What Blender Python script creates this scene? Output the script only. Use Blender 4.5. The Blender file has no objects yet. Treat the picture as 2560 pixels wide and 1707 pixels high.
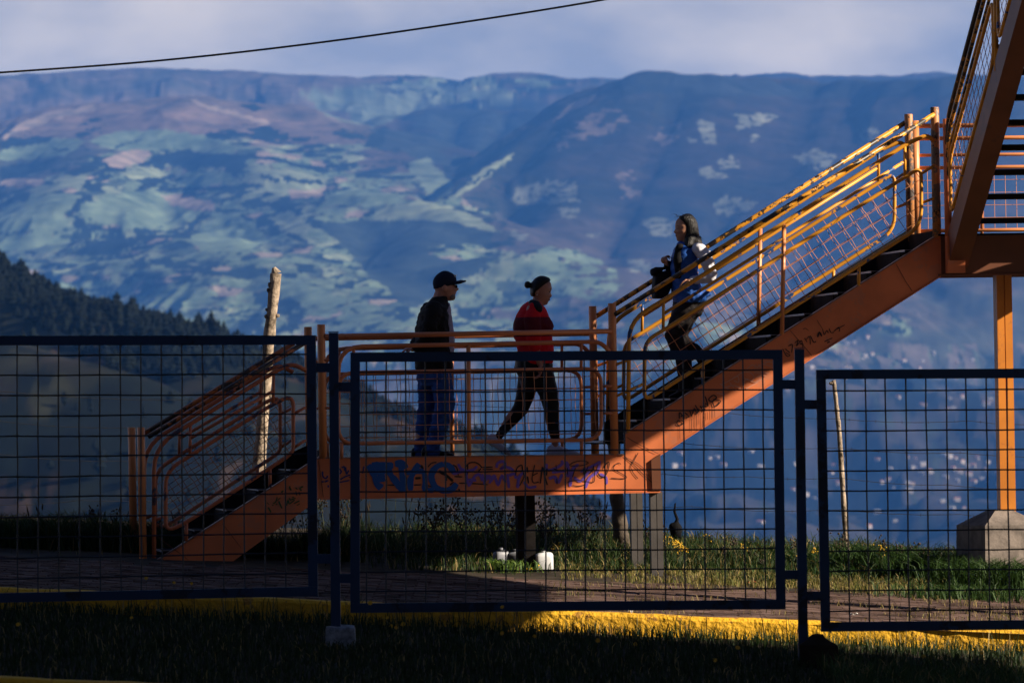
import bpy, math, random
import numpy as np
from mathutils import Vector, Matrix
random.seed(7); rng = np.random.default_rng(7)
SC = bpy.context.scene
COL = SC.collection
R = math.radians
# ------------------------------------------------------------------ camera
FPX, CX, CY = 14222.0, 1280.0, 853.5          # focal length in photo pixels, image centre
PITCH = math.atan((1050 - 853.5) / FPX); ROLL = R(1.0)
CAM = Vector((0, 0, 1.6))
_f = Vector((0, math.cos(PITCH), math.sin(PITCH))); _r0 = Vector((1, 0, 0)); _u0 = Vector((0, -math.sin(PITCH), math.cos(PITCH)))
_r = _r0 * math.cos(ROLL) - _u0 * math.sin(ROLL); _u = _u0 * math.cos(ROLL) + _r0 * math.sin(ROLL)
cd = bpy.data.cameras.new('camera'); cam = bpy.data.objects.new('camera', cd); COL.objects.link(cam)
cam.matrix_world = Matrix(((_r.x, _u.x, -_f.x, CAM.x), (_r.y, _u.y, -_f.y, CAM.y), (_r.z, _u.z, -_f.z, CAM.z), (0, 0, 0, 1)))
cd.lens = 200; cd.sensor_width = 36; cd.clip_start = 0.5; cd.clip_end = 60000
cd.dof.use_dof = True; cd.dof.focus_distance = 52.6; cd.dof.aperture_fstop = 5.6
SC.camera = cam
# ------------------------------------------------------------------ world, sun, exposure
SUN_AZ, SUN_EL = R(75), R(27)                  # azimuth measured from the camera-facing direction to the right
TS = Vector((math.cos(SUN_EL) * math.sin(SUN_AZ), -math.cos(SUN_EL) * math.cos(SUN_AZ), math.sin(SUN_EL)))
wd = bpy.data.worlds.new('World'); SC.world = wd; wd.use_nodes = True
nt = wd.node_tree; nt.nodes.clear()
wo = nt.nodes.new('ShaderNodeOutputWorld'); bg = nt.nodes.new('ShaderNodeBackground'); sky = nt.nodes.new('ShaderNodeTexSky')
sky.sky_type = 'NISHITA'; sky.sun_disc = False; sky.sun_elevation = SUN_EL; sky.sun_rotation = math.atan2(TS.x, TS.y)
sky.altitude = 2600; sky.air_density = 1.0; sky.dust_density = 0.6; sky.ozone_density = 2.0
tcw = nt.nodes.new('ShaderNodeTexCoord'); mpw = nt.nodes.new('ShaderNodeMapping'); mpw.inputs['Scale'].default_value = (17, 17, 38)
mpw.inputs['Location'].default_value = (0.35, 0, 0.2)
nzw = nt.nodes.new('ShaderNodeTexNoise'); nzw.inputs['Scale'].default_value = 1.0; nzw.inputs['Detail'].default_value = 5; nzw.inputs['Roughness'].default_value = 0.5
rpw = nt.nodes.new('ShaderNodeValToRGB'); rpw.color_ramp.elements[0].position = 0.36; rpw.color_ramp.elements[1].position = 0.70
mxw = nt.nodes.new('ShaderNodeMix'); mxw.data_type = 'RGBA'
mulw = nt.nodes.new('ShaderNodeMix'); mulw.data_type = 'RGBA'; mulw.blend_type = 'MULTIPLY'; mulw.inputs['Factor'].default_value = 1
mulw.inputs['B'].default_value = (0.46, 0.44, 0.52, 1)
L = nt.links.new
L(tcw.outputs['Generated'], mpw.inputs['Vector']); L(mpw.outputs[0], nzw.inputs['Vector']); L(nzw.outputs['Fac'], rpw.inputs['Fac'])
L(sky.outputs[0], mulw.inputs['A']); L(mulw.outputs['Result'], mxw.inputs['A'])
mxw.inputs['B'].default_value = (12.2, 10.2, 7.8, 1)
fm = nt.nodes.new('ShaderNodeMath'); fm.operation = 'MULTIPLY_ADD'; fm.inputs[1].default_value = 0.75; fm.inputs[2].default_value = 0.30
L(rpw.outputs['Color'], fm.inputs[0])
sxw = nt.nodes.new('ShaderNodeSeparateXYZ'); L(tcw.outputs['Generated'], sxw.inputs[0])
elw = nt.nodes.new('ShaderNodeMapRange'); elw.interpolation_type = 'SMOOTHSTEP'; elw.inputs['From Min'].default_value = 0.09; elw.inputs['From Max'].default_value = 0.26; elw.inputs['To Min'].default_value = 1.0; elw.inputs['To Max'].default_value = 0.02
L(sxw.outputs['Z'], elw.inputs['Value']); fe = nt.nodes.new('ShaderNodeMath'); fe.operation = 'MULTIPLY'; L(fm.outputs[0], fe.inputs[0]); L(elw.outputs[0], fe.inputs[1]); L(fe.outputs[0], mxw.inputs['Factor'])   # cloud bank low all round, clear blue overhead
L(mxw.outputs['Result'], bg.inputs['Color']); bg.inputs['Strength'].default_value = 0.05; L(bg.outputs[0], wo.inputs[0])
sd = bpy.data.lights.new('sun', 'SUN'); sd.energy = 5.0; sd.angle = R(0.55); sd.color = (1.0, 0.86, 0.68)
sun = bpy.data.objects.new('sun', sd); COL.objects.link(sun)
sun.rotation_euler = TS.to_track_quat('Z', 'Y').to_euler()
vs = SC.view_settings; vs.view_transform = 'Standard'; vs.look = 'None'; vs.exposure = 0.95; vs.gamma = 1.0; vs.use_curve_mapping = False
SC.cycles.use_denoising = True
SC.cycles.volume_bounces = 1; SC.cycles.max_bounces = 6; SC.cycles.sample_clamp_indirect = 4
# ------------------------------------------------------------------ pixel helpers (photo pixel -> point on a known plane)
def ray(px, py): return _f * FPX + _r * (px - CX) + _u * (CY - py)
def at(px, py, D):                              # point on the plane y = D
    d = ray(px, py); return CAM + d * (D / d.y)
def proj(p):
    v = Vector(p) - CAM; k = FPX / v.dot(_f); return CX + v.dot(_r) * k, CY - v.dot(_u) * k
YAW = R(8); D0 = 52.0; WID = 1.2                # stair axis turned 8 degrees, near stringer 52 m away, 1.2 m wide
S_AX = Vector((math.cos(YAW), math.sin(YAW), 0)); N_AX = Vector((-math.sin(YAW), math.cos(YAW), 0)); O_ST = Vector((0, D0, 0))
def W(s, n, z): return O_ST + S_AX * s + N_AX * n + Vector((0, 0, z))
def SP(px, py, n=0.0):                          # photo pixel -> (s, z) on the stair plane at depth n
    d = ray(px, py); o = O_ST + N_AX * n; p = CAM + d * ((o - CAM).dot(N_AX) / d.dot(N_AX)); return (p - O_ST).dot(S_AX), p.z
def SPW(px, py, n=0.0): s, z = SP(px, py, n); return W(s, n, z)
MPX = D0 / FPX                                  # metres per photo pixel at the stairs
# ------------------------------------------------------------------ mesh helpers
class MB:
    def __init__(s): s.v = []; s.f = []; s.mi = []
    def add(s, vs_, fs, mi=0):
        b = len(s.v); s.v += [tuple(v) for v in vs_]; s.f += [tuple(i + b for i in f) for f in fs]; s.mi += [mi] * len(fs); return s
    def box(s, o, ax, ay, az):                  # corner + three edge vectors
        o, ax, ay, az = map(Vector, (o, ax, ay, az))
        v = [o, o + ax, o + ax + ay, o + ay, o + az, o + ax + az, o + ax + ay + az, o + ay + az]
        return s.add(v, [(0, 3, 2, 1), (4, 5, 6, 7), (0, 1, 5, 4), (1, 2, 6, 5), (2, 3, 7, 6), (3, 0, 4, 7)])
    def prism(s, poly, off):                    # planar polygon of points extruded by off
        poly = [Vector(p) for p in poly]; off = Vector(off); n = len(poly)
        return s.add(poly + [p + off for p in poly], [tuple(range(n))[::-1], tuple(range(n, 2 * n))] + [(i, (i + 1) % n, n + (i + 1) % n, n + i) for i in range(n)])
    def tube(s, pts, r, seg=10, caps=True, round_ends=False):
        pts = [Vector(p) for p in pts]; n = len(pts)
        rr = list(r) if isinstance(r, (list, tuple)) else [r] * n
        if round_ends:
            d0 = (pts[0] - pts[1]).normalized(); d1 = (pts[-1] - pts[-2]).normalized()
            a = [(pts[0] + d0 * rr[0] * math.sin(t), rr[0] * math.cos(t)) for t in (R(82), R(55), R(28))]
            b = [(pts[-1] + d1 * rr[-1] * math.sin(t), rr[-1] * math.cos(t)) for t in (R(28), R(55), R(82))]
            pts = [p for p, _ in a] + pts + [p for p, _ in b]; rr = [q for _, q in a] + rr + [q for _, q in b]; n = len(pts)
        vs_ = []; prev = None
        for i, p in enumerate(pts):
            t = (pts[min(i + 1, n - 1)] - pts[max(i - 1, 0)]).normalized()
            if prev is None:
                u = t.orthogonal().normalized()
            else:
                u = prev - t * prev.dot(t); u = u.normalized() if u.length > 1e-6 else t.orthogonal().normalized()
            prev = u; w = t.cross(u)
            vs_ += [p + (u * math.cos(2 * math.pi * k / seg) + w * math.sin(2 * math.pi * k / seg)) * rr[i] for k in range(seg)]
        fs = [(i * seg + k, i * seg + (k + 1) % seg, (i + 1) * seg + (k + 1) % seg, (i + 1) * seg + k) for i in range(n - 1) for k in range(seg)]
        if caps: fs += [tuple(range(seg))[::-1], tuple(range((n - 1) * seg, n * seg))]
        return s.add(vs_, fs)
    def rings(s, rings):                        # loft between rings of equal length
        m = len(rings[0]); vs_ = [p for r_ in rings for p in r_]; n = len(rings)
        fs = [(i * m + k, i * m + (k + 1) % m, (i + 1) * m + (k + 1) % m, (i + 1) * m + k) for i in range(n - 1) for k in range(m)]
        fs += [tuple(range(m))[::-1], tuple(range((n - 1) * m, n * m))]
        return s.add(vs_, fs)
    def ball(s, c, rx, ry=None, rz=None, ax=None, seg=14):   # ellipsoid, axes ax=(X, Y, Z)
        ry = ry or rx; rz = rz or rx; X, Y, Z = ax or (S_AX, N_AX, Vector((0, 0, 1))); c = Vector(c)
        rs = []
        for i in range(1, seg // 2 + 2):
            t = math.pi * (i / (seg // 2 + 2)); rs.append([c + Z * rz * math.cos(t) + (X * rx * math.cos(a) + Y * ry * math.sin(a)) * math.sin(t) for a in [2 * math.pi * k / seg for k in range(seg)]])
        return s.rings(rs)
    def build(s, name, mat, parent=None, smooth=False):
        me = bpy.data.meshes.new(name); me.from_pydata(s.v, [], s.f)
        for m in (mat if isinstance(mat, (list, tuple)) else [mat]): me.materials.append(m)
        if any(s.mi): me.polygons.foreach_set('material_index', s.mi)
        if smooth: me.polygons.foreach_set('use_smooth', [True] * len(me.polygons))
        me.update(); o = bpy.data.objects.new(name, me); COL.objects.link(o)
        if parent is not None: o.parent = parent
        return o
def tag(o, label=None, cat=None, group=None, kind=None):
    for k, v in (('label', label), ('category', cat), ('group', group), ('kind', kind)):
        if v: o[k] = v
    return o
def empty(name, loc=(0, 0, 0)):
    o = bpy.data.objects.new(name, None); COL.objects.link(o); o['_b'] = 0; del o['_b']; return o
def rnd(pts, rad, k=5):                         # polyline with its inner corners rounded
    pts = [Vector(p) for p in pts]; out = [pts[0]]
    for a, b, c in zip(pts, pts[1:], pts[2:]):
        d1, d2 = (a - b), (c - b); q = min(rad, d1.length * 0.49, d2.length * 0.49); p, e = b + d1.normalized() * q, b + d2.normalized() * q
        out += [p * (1 - t) ** 2 + b * 2 * t * (1 - t) + e * t * t for t in [i / k for i in range(k + 1)]]
    return out + [pts[-1]]
def rnd_loop(pts, rad, k=5):
    n = len(pts); q = rnd([pts[-1]] + list(pts) + [pts[0]], rad, k)[1:-1]; return q + [q[0]]
def obj_from(name, me, mat, parent=None):
    o = bpy.data.objects.new(name, me); COL.objects.link(o); me.materials.clear(); me.materials.append(mat)
    if parent is not None: o.parent = parent
    return o
def fuse(mb, name, mat, parent=None, voxel=0.008, smooth=6, fac=0.5, fold=0.0):   # overlapping lofts -> one continuous skin
    me = bpy.data.meshes.new('tmp'); me.from_pydata(mb.v, [], mb.f); t = bpy.data.objects.new('tmp', me); COL.objects.link(t)
    m = t.modifiers.new('r', 'REMESH'); m.mode = 'VOXEL'; m.voxel_size = voxel; m.use_smooth_shade = True
    if smooth: q = t.modifiers.new('s', 'SMOOTH'); q.iterations = smooth; q.factor = fac
    dg = bpy.context.evaluated_depsgraph_get(); dg.update(); out = bpy.data.meshes.new_from_object(t.evaluated_get(dg)); out.name = name
    bpy.data.objects.remove(t); bpy.data.meshes.remove(me)
    if fold:
        nv = len(out.vertices); co = np.empty(nv * 3, np.float32); no = np.empty(nv * 3, np.float32); out.vertices.foreach_get('co', co); out.vertex_normals.foreach_get('vector', no); co, no = co.reshape(-1, 3), no.reshape(-1, 3)
        a_, z_ = co[:, 0] + co[:, 1] * .6, co[:, 2]; d_ = (1 - np.abs(2 * fbm(a_ * 7 + z_ * 9, z_ * 11 - a_ * 4, 3) - 1)) - .7 + .6 * (fbm(a_ * 22, z_ * 22 + co[:, 1] * 9, 3) - .5)
        co += no * (d_ * fold)[:, None]; out.vertices.foreach_set('co', co.astype(np.float32).ravel()); out.update()
    out.polygons.foreach_set('use_smooth', [True] * len(out.polygons))
    return obj_from(name, out, mat, parent)
# ------------------------------------------------------------------ materials
def mat(name, col, rough=0.6, noise=0.0, nscale=6.0, bump=0.0, bscale=40.0, metal=0.0, spec=0.5, col2=None, detail=5):
    m = bpy.data.materials.new(name); m.use_nodes = True; t = m.node_tree; b = t.nodes['Principled BSDF']
    b.inputs['Base Color'].default_value = (*col, 1); b.inputs['Roughness'].default_value = rough; b.inputs['Metallic'].default_value = metal
    b.inputs['Specular IOR Level'].default_value = spec
    tc = t.nodes.new('ShaderNodeTexCoord')
    if noise or col2:
        n = t.nodes.new('ShaderNodeTexNoise'); n.inputs['Scale'].default_value = nscale; n.inputs['Detail'].default_value = detail; n.inputs['Roughness'].default_value = 0.65
        t.links.new(tc.outputs['Object'], n.inputs['Vector']); r = t.nodes.new('ShaderNodeValToRGB')
        c2 = col2 or tuple(c * (1 - noise) for c in col)
        r.color_ramp.elements[0].position = 0.36; r.color_ramp.elements[1].position = 0.64
        r.color_ramp.elements[0].color = (*c2, 1); r.color_ramp.elements[1].color = (*col, 1)
        t.links.new(n.outputs['Fac'], r.inputs['Fac']); t.links.new(r.outputs['Color'], b.inputs['Base Color'])
    if bump:
        n2 = t.nodes.new('ShaderNodeTexNoise'); n2.inputs['Scale'].default_value = bscale; n2.inputs['Detail'].default_value = 4
        t.links.new(tc.outputs['Object'], n2.inputs['Vector']); bp = t.nodes.new('ShaderNodeBump'); bp.inputs['Strength'].default_value = bump; bp.inputs['Distance'].default_value = 0.01
        t.links.new(n2.outputs['Fac'], bp.inputs['Height']); t.links.new(bp.outputs[0], b.inputs['Normal'])
    return m
def worn(name, top, mid, low, a, b_, rough=0.5, sc=7.0):   # flaking coats: top paint over mid paint over bare rust
    m = bpy.data.materials.new(name); m.use_nodes = True; t = m.node_tree; b = t.nodes['Principled BSDF']; tc = t.nodes.new('ShaderNodeTexCoord')
    def msk(scale, thr, w=0.02, off=0):
        mp = t.nodes.new('ShaderNodeMapping'); mp.inputs['Location'].default_value = (off, off * 2, 0); t.links.new(tc.outputs['Object'], mp.inputs['Vector'])
        n = t.nodes.new('ShaderNodeTexNoise'); n.inputs['Scale'].default_value = scale; n.inputs['Detail'].default_value = 7; n.inputs['Roughness'].default_value = 0.68
        t.links.new(mp.outputs[0], n.inputs['Vector']); r = t.nodes.new('ShaderNodeMapRange'); r.inputs['From Min'].default_value = thr; r.inputs['From Max'].default_value = thr + w
        t.links.new(n.outputs['Fac'], r.inputs['Value']); return r.outputs[0]
    m1 = t.nodes.new('ShaderNodeMix'); m1.data_type = 'RGBA'; m1.inputs['A'].default_value = (*top, 1); m1.inputs['B'].default_value = (*mid, 1); t.links.new(msk(sc, a), m1.inputs['Factor'])
    m2 = t.nodes.new('ShaderNodeMix'); m2.data_type = 'RGBA'; m2.inputs['B'].default_value = (*low, 1); t.links.new(m1.outputs['Result'], m2.inputs['A']); k = msk(sc * 1.7, b_, 0.03, 5.3); t.links.new(k, m2.inputs['Factor'])
    n3 = t.nodes.new('ShaderNodeTexNoise'); n3.inputs['Scale'].default_value = 2.5; n3.inputs['Detail'].default_value = 4; t.links.new(tc.outputs['Object'], n3.inputs['Vector'])
    m3 = t.nodes.new('ShaderNodeMix'); m3.data_type = 'RGBA'; m3.blend_type = 'MULTIPLY'; m3.inputs['Factor'].default_value = 0.55; t.links.new(m2.outputs['Result'], m3.inputs['A'])
    rr = t.nodes.new('ShaderNodeValToRGB'); rr.color_ramp.elements[0].color = (0.45, 0.42, 0.4, 1); rr.color_ramp.elements[0].position = 0.3; rr.color_ramp.elements[1].position = 0.65
    t.links.new(n3.outputs['Fac'], rr.inputs['Fac']); t.links.new(rr.outputs['Color'], m3.inputs['B'])
    t.links.new(m3.outputs['Result'], b.inputs['Base Color']); b.inputs['Roughness'].default_value = rough
    bp = t.nodes.new('ShaderNodeBump'); bp.inputs['Strength'].default_value = 0.35; bp.inputs['Distance'].default_value = 0.004; bp.invert = True; t.links.new(k, bp.inputs['Height']); t.links.new(bp.outputs[0], b.inputs['Normal'])
    return m
YEL = (0.82, 0.36, 0.030); ORG = (0.80, 0.225, 0.082); BLU = (0.02, 0.08, 0.25); RUST = (0.035, 0.022, 0.018)
M = dict(
    orange=worn('orange_paint', ORG, (0.70, 0.23, 0.11), RUST, 0.57, 0.69, 0.45, 3.2),
    orange_shaded=worn('shaded_orange_paint', (0.17, 0.055, 0.022), (0.12, 0.045, 0.025), RUST, 0.62, 0.72, 0.55, 2.5),  # darker copy of the orange; the upper flight's shade is put into the colour
    post=worn('post_paint', (0.80, 0.30, 0.11), (0.72, 0.26, 0.11), RUST, 0.6, 0.74, 0.42, 3.0),
    rail=worn('rail_paint', YEL, BLU, RUST, 0.585, 0.66, 0.42, 5.0),
    hand=worn('handrail_paint', YEL, (0.05, 0.04, 0.035), RUST, 0.50, 0.56, 0.4, 6.0),
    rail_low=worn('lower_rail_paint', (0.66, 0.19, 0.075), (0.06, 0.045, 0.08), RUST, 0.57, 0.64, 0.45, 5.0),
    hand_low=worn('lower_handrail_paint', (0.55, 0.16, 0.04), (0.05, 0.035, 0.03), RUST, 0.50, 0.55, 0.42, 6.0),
    hand_dark=worn('dark_handrail_paint', (0.5, 0.2, 0.03), (0.03, 0.025, 0.022), RUST, 0.42, 0.46, 0.45, 5.0),
    rail_mid=worn('landing_rail_paint', (0.72, 0.24, 0.095), (0.3, 0.08, 0.03), RUST, 0.66, 0.72, 0.42, 4.0),
    wire=worn('wire_paint', (0.62, 0.25, 0.11), BLU, RUST, 0.60, 0.62, 0.5, 6.0),
    tread=mat('tread_steel', (0.020, 0.017, 0.017), 0.9, 0.5, 8, 0.2, 60, spec=0.08),
    post_worn=worn('worn_post_paint', (0.62, 0.26, 0.09), (0.16, 0.13, 0.12), RUST, 0.50, 0.56, 0.5, 5.0),
    nosing=mat('tread_edge', (0.35, 0.32, 0.32), 0.4, 0.4, 14),
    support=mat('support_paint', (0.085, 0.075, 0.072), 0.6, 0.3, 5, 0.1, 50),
    fence=worn('navy_fence_paint', (0.007, 0.046, 0.135), (0.005, 0.018, 0.048), (0.03, 0.012, 0.006), 0.56, 0.73, 0.5, 2.0),
    fwire=mat('fence_wire', (0.010, 0.016, 0.03), 0.5, 0.3, 9),
    concrete=mat('concrete', (0.23, 0.19, 0.165), 0.9, 0.5, 7, 0.5, 30),
    footing=mat('painted_footing', (0.34, 0.40, 0.48), 0.9, 0.7, 14, 0.5, 30),
    wood=mat('weathered_wood', (0.46, 0.36, 0.27), 0.9, 0.0, 12, 1.0, 30, col2=(0.10, 0.075, 0.05)),
    wood_dark=mat('dark_wood', (0.10, 0.075, 0.055), 0.9, 0.5, 12, 0.8, 30),
    bwire=mat('barbed_wire', (0.03, 0.03, 0.035), 0.5),
    cable=mat('cable_rubber', (0.01, 0.01, 0.012), 0.5),
    black=mat('black_cloth', (0.007, 0.0065, 0.008), 0.8, 0.4, 9, 0.4, 25, spec=0.2),
    plastic_black=mat('black_plastic', (0.006, 0.006, 0.007), 0.85, spec=0.1),
    white_plastic=mat('white_jug_plastic', (0.72, 0.74, 0.78), 0.35, 0.15, 8),
    strap=mat('yellow_strap', (0.75, 0.42, 0.02), 0.5),
    red=mat('red_wrapper', (0.6, 0.03, 0.02), 0.4),
    paper=mat('white_paper', (0.7, 0.68, 0.64), 0.8),
    house_wall=mat('pale_render', (0.36, 0.32, 0.30), 0.8), house_roof=mat('red_tiles', (0.42, 0.17, 0.10), 0.8), house_roof2=mat('sheet_roof', (0.33, 0.33, 0.35), 0.6),
    gblue=mat('blue_spray', (0.006, 0.085, 0.33), 0.5), gblue2=mat('dark_blue_spray', (0.008, 0.03, 0.15), 0.5), gpurple=mat('purple_spray', (0.17, 0.09, 0.46), 0.5),
    gblack=mat('black_marker', (0.012, 0.008, 0.008), 0.5), ggreen=mat('green_spray', (0.02, 0.09, 0.025), 0.5), gpink=mat('pale_chalk', (0.62, 0.30, 0.20), 0.7),
)
# ------------------------------------------------------------------ noise in numpy
_T = rng.random((256, 256))
def vnoise(x, y):
    xi = np.floor(x).astype(int); yi = np.floor(y).astype(int); fx = x - xi; fy = y - yi
    fx = fx * fx * (3 - 2 * fx); fy = fy * fy * (3 - 2 * fy)
    g = lambda a, b: _T[a & 255, b & 255]
    return (g(xi, yi) * (1 - fx) + g(xi + 1, yi) * fx) * (1 - fy) + (g(xi, yi + 1) * (1 - fx) + g(xi + 1, yi + 1) * fx) * fy
def fbm(x, y, o=5):
    a, s, t = 0.5, 0.0, 0.0
    for i in range(o): s = s + a * vnoise(x * 2 ** i + 17.3 * i, y * 2 ** i + 5.1 * i); t += a; a *= 0.5
    return s / t
def grid_mesh(name, X, Y, Z, mt, col=None):
    h, w = X.shape; v = np.stack([X, Y, Z], -1).reshape(-1, 3)
    i = np.arange(h * w).reshape(h, w); f = np.stack([i[:-1, :-1], i[:-1, 1:], i[1:, 1:], i[1:, :-1]], -1).reshape(-1, 4)
    me = bpy.data.meshes.new(name); me.vertices.add(len(v)); me.vertices.foreach_set('co', v.astype(np.float32).ravel())
    me.loops.add(f.size); me.loops.foreach_set('vertex_index', f.ravel().astype(np.int32)); me.polygons.add(len(f))
    me.polygons.foreach_set('loop_start', np.arange(0, f.size, 4, dtype=np.int32)); me.polygons.foreach_set('use_smooth', np.ones(len(f), bool))
    me.update(calc_edges=True); me.materials.append(mt)
    if col is not None:
        a = me.color_attributes.new('cover', 'FLOAT_COLOR', 'POINT'); a.data.foreach_set('color', np.concatenate([col, np.ones((len(col), 1))], 1).astype(np.float32).ravel())
    o = bpy.data.objects.new(name, me); COL.objects.link(o); return o
# ------------------------------------------------------------------ near ground
def ground_z(x, y):                             # paved shelf: falls 5% to the right, rises gently away from the camera
    return 0.098 - 0.060 * x + 0.018 * (y - 45)
def kerb_y(x): return 45.0 + 0.02 * x
def low_z(x, y): return ground_z(x, kerb_y(x)) - 0.150 - 0.022 * (kerb_y(x) - y)
def soil(name, c1, c2, sc, stretch=(1, 1, 1)):
    m = bpy.data.materials.new(name); m.use_nodes = True; t = m.node_tree; b = t.nodes['Principled BSDF']; tc = t.nodes.new('ShaderNodeTexCoord')
    mp = t.nodes.new('ShaderNodeMapping'); mp.inputs['Scale'].default_value = stretch; t.links.new(tc.outputs['Object'], mp.inputs['Vector'])
    n = t.nodes.new('ShaderNodeTexNoise'); n.inputs['Scale'].default_value = sc; n.inputs['Detail'].default_value = 8; t.links.new(mp.outputs[0], n.inputs['Vector'])
    r = t.nodes.new('ShaderNodeValToRGB'); r.color_ramp.elements[0].color = (*c1, 1); r.color_ramp.elements[1].color = (*c2, 1); r.color_ramp.elements[0].position = 0.35; r.color_ramp.elements[1].position = 0.68
    t.links.new(n.outputs['Fac'], r.inputs['Fac']); t.links.new(r.outputs['Color'], b.inputs['Base Color']); b.inputs['Roughness'].default_value = 0.95; b.inputs['Specular IOR Level'].default_value = 0.15
    bp = t.nodes.new('ShaderNodeBump'); bp.inputs['Strength'].default_value = 0.6; bp.inputs['Distance'].default_value = 0.03; t.links.new(n.outputs['Fac'], bp.inputs['Height']); t.links.new(bp.outputs[0], b.inputs['Normal'])
    return m
M['soil'] = soil('soil', (0.020, 0.015, 0.010), (0.055, 0.042, 0.028), 3.0)
M['path'] = soil('path_bedding', (0.05, 0.035, 0.028), (0.11, 0.08, 0.065), 4.0)
M['asphalt'] = soil('asphalt', (0.03, 0.03, 0.032), (0.055, 0.055, 0.058), 20)
M['paver'] = soil('clay_paver', (0.045, 0.027, 0.022), (0.19, 0.122, 0.102), 2.3)
PATH_FAR = 50.6
xs = np.linspace(-16, 16, 140)
ys = np.linspace(49.6, 62, 90); X, Y = np.meshgrid(xs, ys)
Z = ground_z(X, Y) - 0.012 + 0.05 * (fbm(X * 1.3, Y * 1.3) - 0.5) * np.clip((Y - 50.8) / 1.0, 0, 1)
Z = Z + 0.12 * np.clip((Y - 53) / 3, 0, 1) - np.where(Y > 57, (Y - 57) ** 1.25 * 0.5, 0)
tag(grid_mesh('verge_ground', X, Y, Z, M['soil']), kind='structure')
def verge_z(x, y): return ground_z(x, y) + 0.12 * min(max((y - 53) / 3, 0), 1) - 0.012 - (0.5 * (y - 57) ** 1.25 if y > 57 else 0)
ys = np.linspace(36.7, 45.2, 60); X, Y = np.meshgrid(xs, ys)
tag(grid_mesh('grass_ground', X, Y, low_z(X, Y) + 0.03 * (fbm(X * 2, Y * 2) - 0.5) - 0.01, M['soil']), kind='structure')
ys = np.linspace(45.05, 51.2, 30); X, Y = np.meshgrid(xs, ys)
path = tag(grid_mesh('paved_path', X, Y, ground_z(X, Y) - 0.02, M['path']), kind='structure')
ys = np.array([-40.0, 36.68]); X, Y = np.meshgrid(np.array([-60.0, 60.0]), ys)
tag(grid_mesh('road', X, Y, np.array([[low_z(-16, 36.6) - 1.35] * 2, [low_z(-16, 36.6) - 1.35] * 2]), M['asphalt']), kind='structure')
xb_, yb_ = np.meshgrid(np.linspace(-230, 150, 70), np.linspace(-118, -14, 40)); zb_ = np.interp(yb_, [-118, -100, -60, -14], [78, 76, 47, -2.0]) + 5 * (fbm(xb_ / 18, yb_ / 18) - .5) * np.clip((-18 - yb_) / 8, 0, 1)
tag(grid_mesh('sky_block_bank', xb_, yb_, zb_, M['soil']), kind='structure')   # unseen slope behind the camera, added to block low sky light
# clay pavers, real pieces
pv = MB(); y = 45.22
while y < 50.7:
    row = int((y - 45) / 0.105); x = -6.2 + (0.105 if row % 2 else 0)
    while x < 6.2:
        if not (y > 50.0 and random.random() < (y - 50.0) * 1.3):
            dz = random.uniform(-0.005, 0.006); w, d = 0.2, 0.095
            c = [Vector((x + a, y + b, ground_z(x + a, y + b) + dz + random.uniform(-.002, .002))) for a, b in ((0, 0), (w, 0), (w, d), (0, d))]
            pv.add([p - Vector((0, 0, 0.05)) for p in c] + [p + Vector(((0.006 if i in (0, 3) else -0.006), (0.006 if i < 2 else -0.006), 0)) for i, p in enumerate(c)],
                   [(4, 5, 6, 7), (0, 1, 5, 4), (1, 2, 6, 5), (2, 3, 7, 6), (3, 0, 4, 7)])
        x += 0.21
    y += 0.105
tag(pv.build('paver', M['paver'], path), kind='stuff')
# yellow kerbs
def kerbmat():
    m = worn('yellow_kerb_paint', (0.84, 0.46, 0.010), (0.45, 0.22, 0.02), (0.12, 0.085, 0.05), 0.58, 0.63, 0.8, 5.0)
    t = m.node_tree; b = t.nodes['Principled BSDF']; tc = t.nodes.new('ShaderNodeTexCoord'); n = t.nodes.new('ShaderNodeTexNoise'); n.inputs['Scale'].default_value = 22; n.inputs['Detail'].default_value = 6
    t.links.new(tc.outputs['Object'], n.inputs['Vector']); bp = t.nodes.new('ShaderNodeBump'); bp.inputs['Strength'].default_value = 0.9; bp.inputs['Distance'].default_value = 0.03
    t.links.new(n.outputs['Fac'], bp.inputs['Height']); t.links.new(bp.outputs[0], b.inputs['Normal']); return m
M['kerb'] = kerbmat()
def kerb(name, yf, zt, h, label, x0=-9, x1=9, step=1.5):
    e = tag(empty(name), label, 'kerb'); x = x0
    while x < x1:
        mb = MB(); rs = []
        for i in range(13):
            xx = x + 0.004 + (step - 0.008) * i / 12; j = lambda a: a * (vnoise(np.array(xx * 6.0), np.array(yf(xx) + 3.0)) - 0.5)
            y0 = yf(xx) + float(j(0.02)); z = zt(xx) + float(j(0.012)); hh = h + 0.12
            rs.append([Vector((xx, y0 - 0.015, z - hh)), Vector((xx, y0, z - 0.03)), Vector((xx, y0 + 0.02, z - 0.006)), Vector((xx, y0 + 0.05, z)), Vector((xx, y0 + 0.16, z)), Vector((xx, y0 + 0.17, z - hh))])
        mb.rings(rs); mb.build('kerbstone', M['kerb'], e); x += step
kerb('yellow_kerb', kerb_y, lambda x: ground_z(x, kerb_y(x)) + 0.012, 0.165, 'long yellow painted kerb edging the paved path behind the blue fence')
kerb('yellow_kerb', lambda x: 36.6, lambda x: low_z(x, 36.6) + 0.045, 0.15, 'yellow painted kerb at the roadside edge of the dark grass strip')
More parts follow.
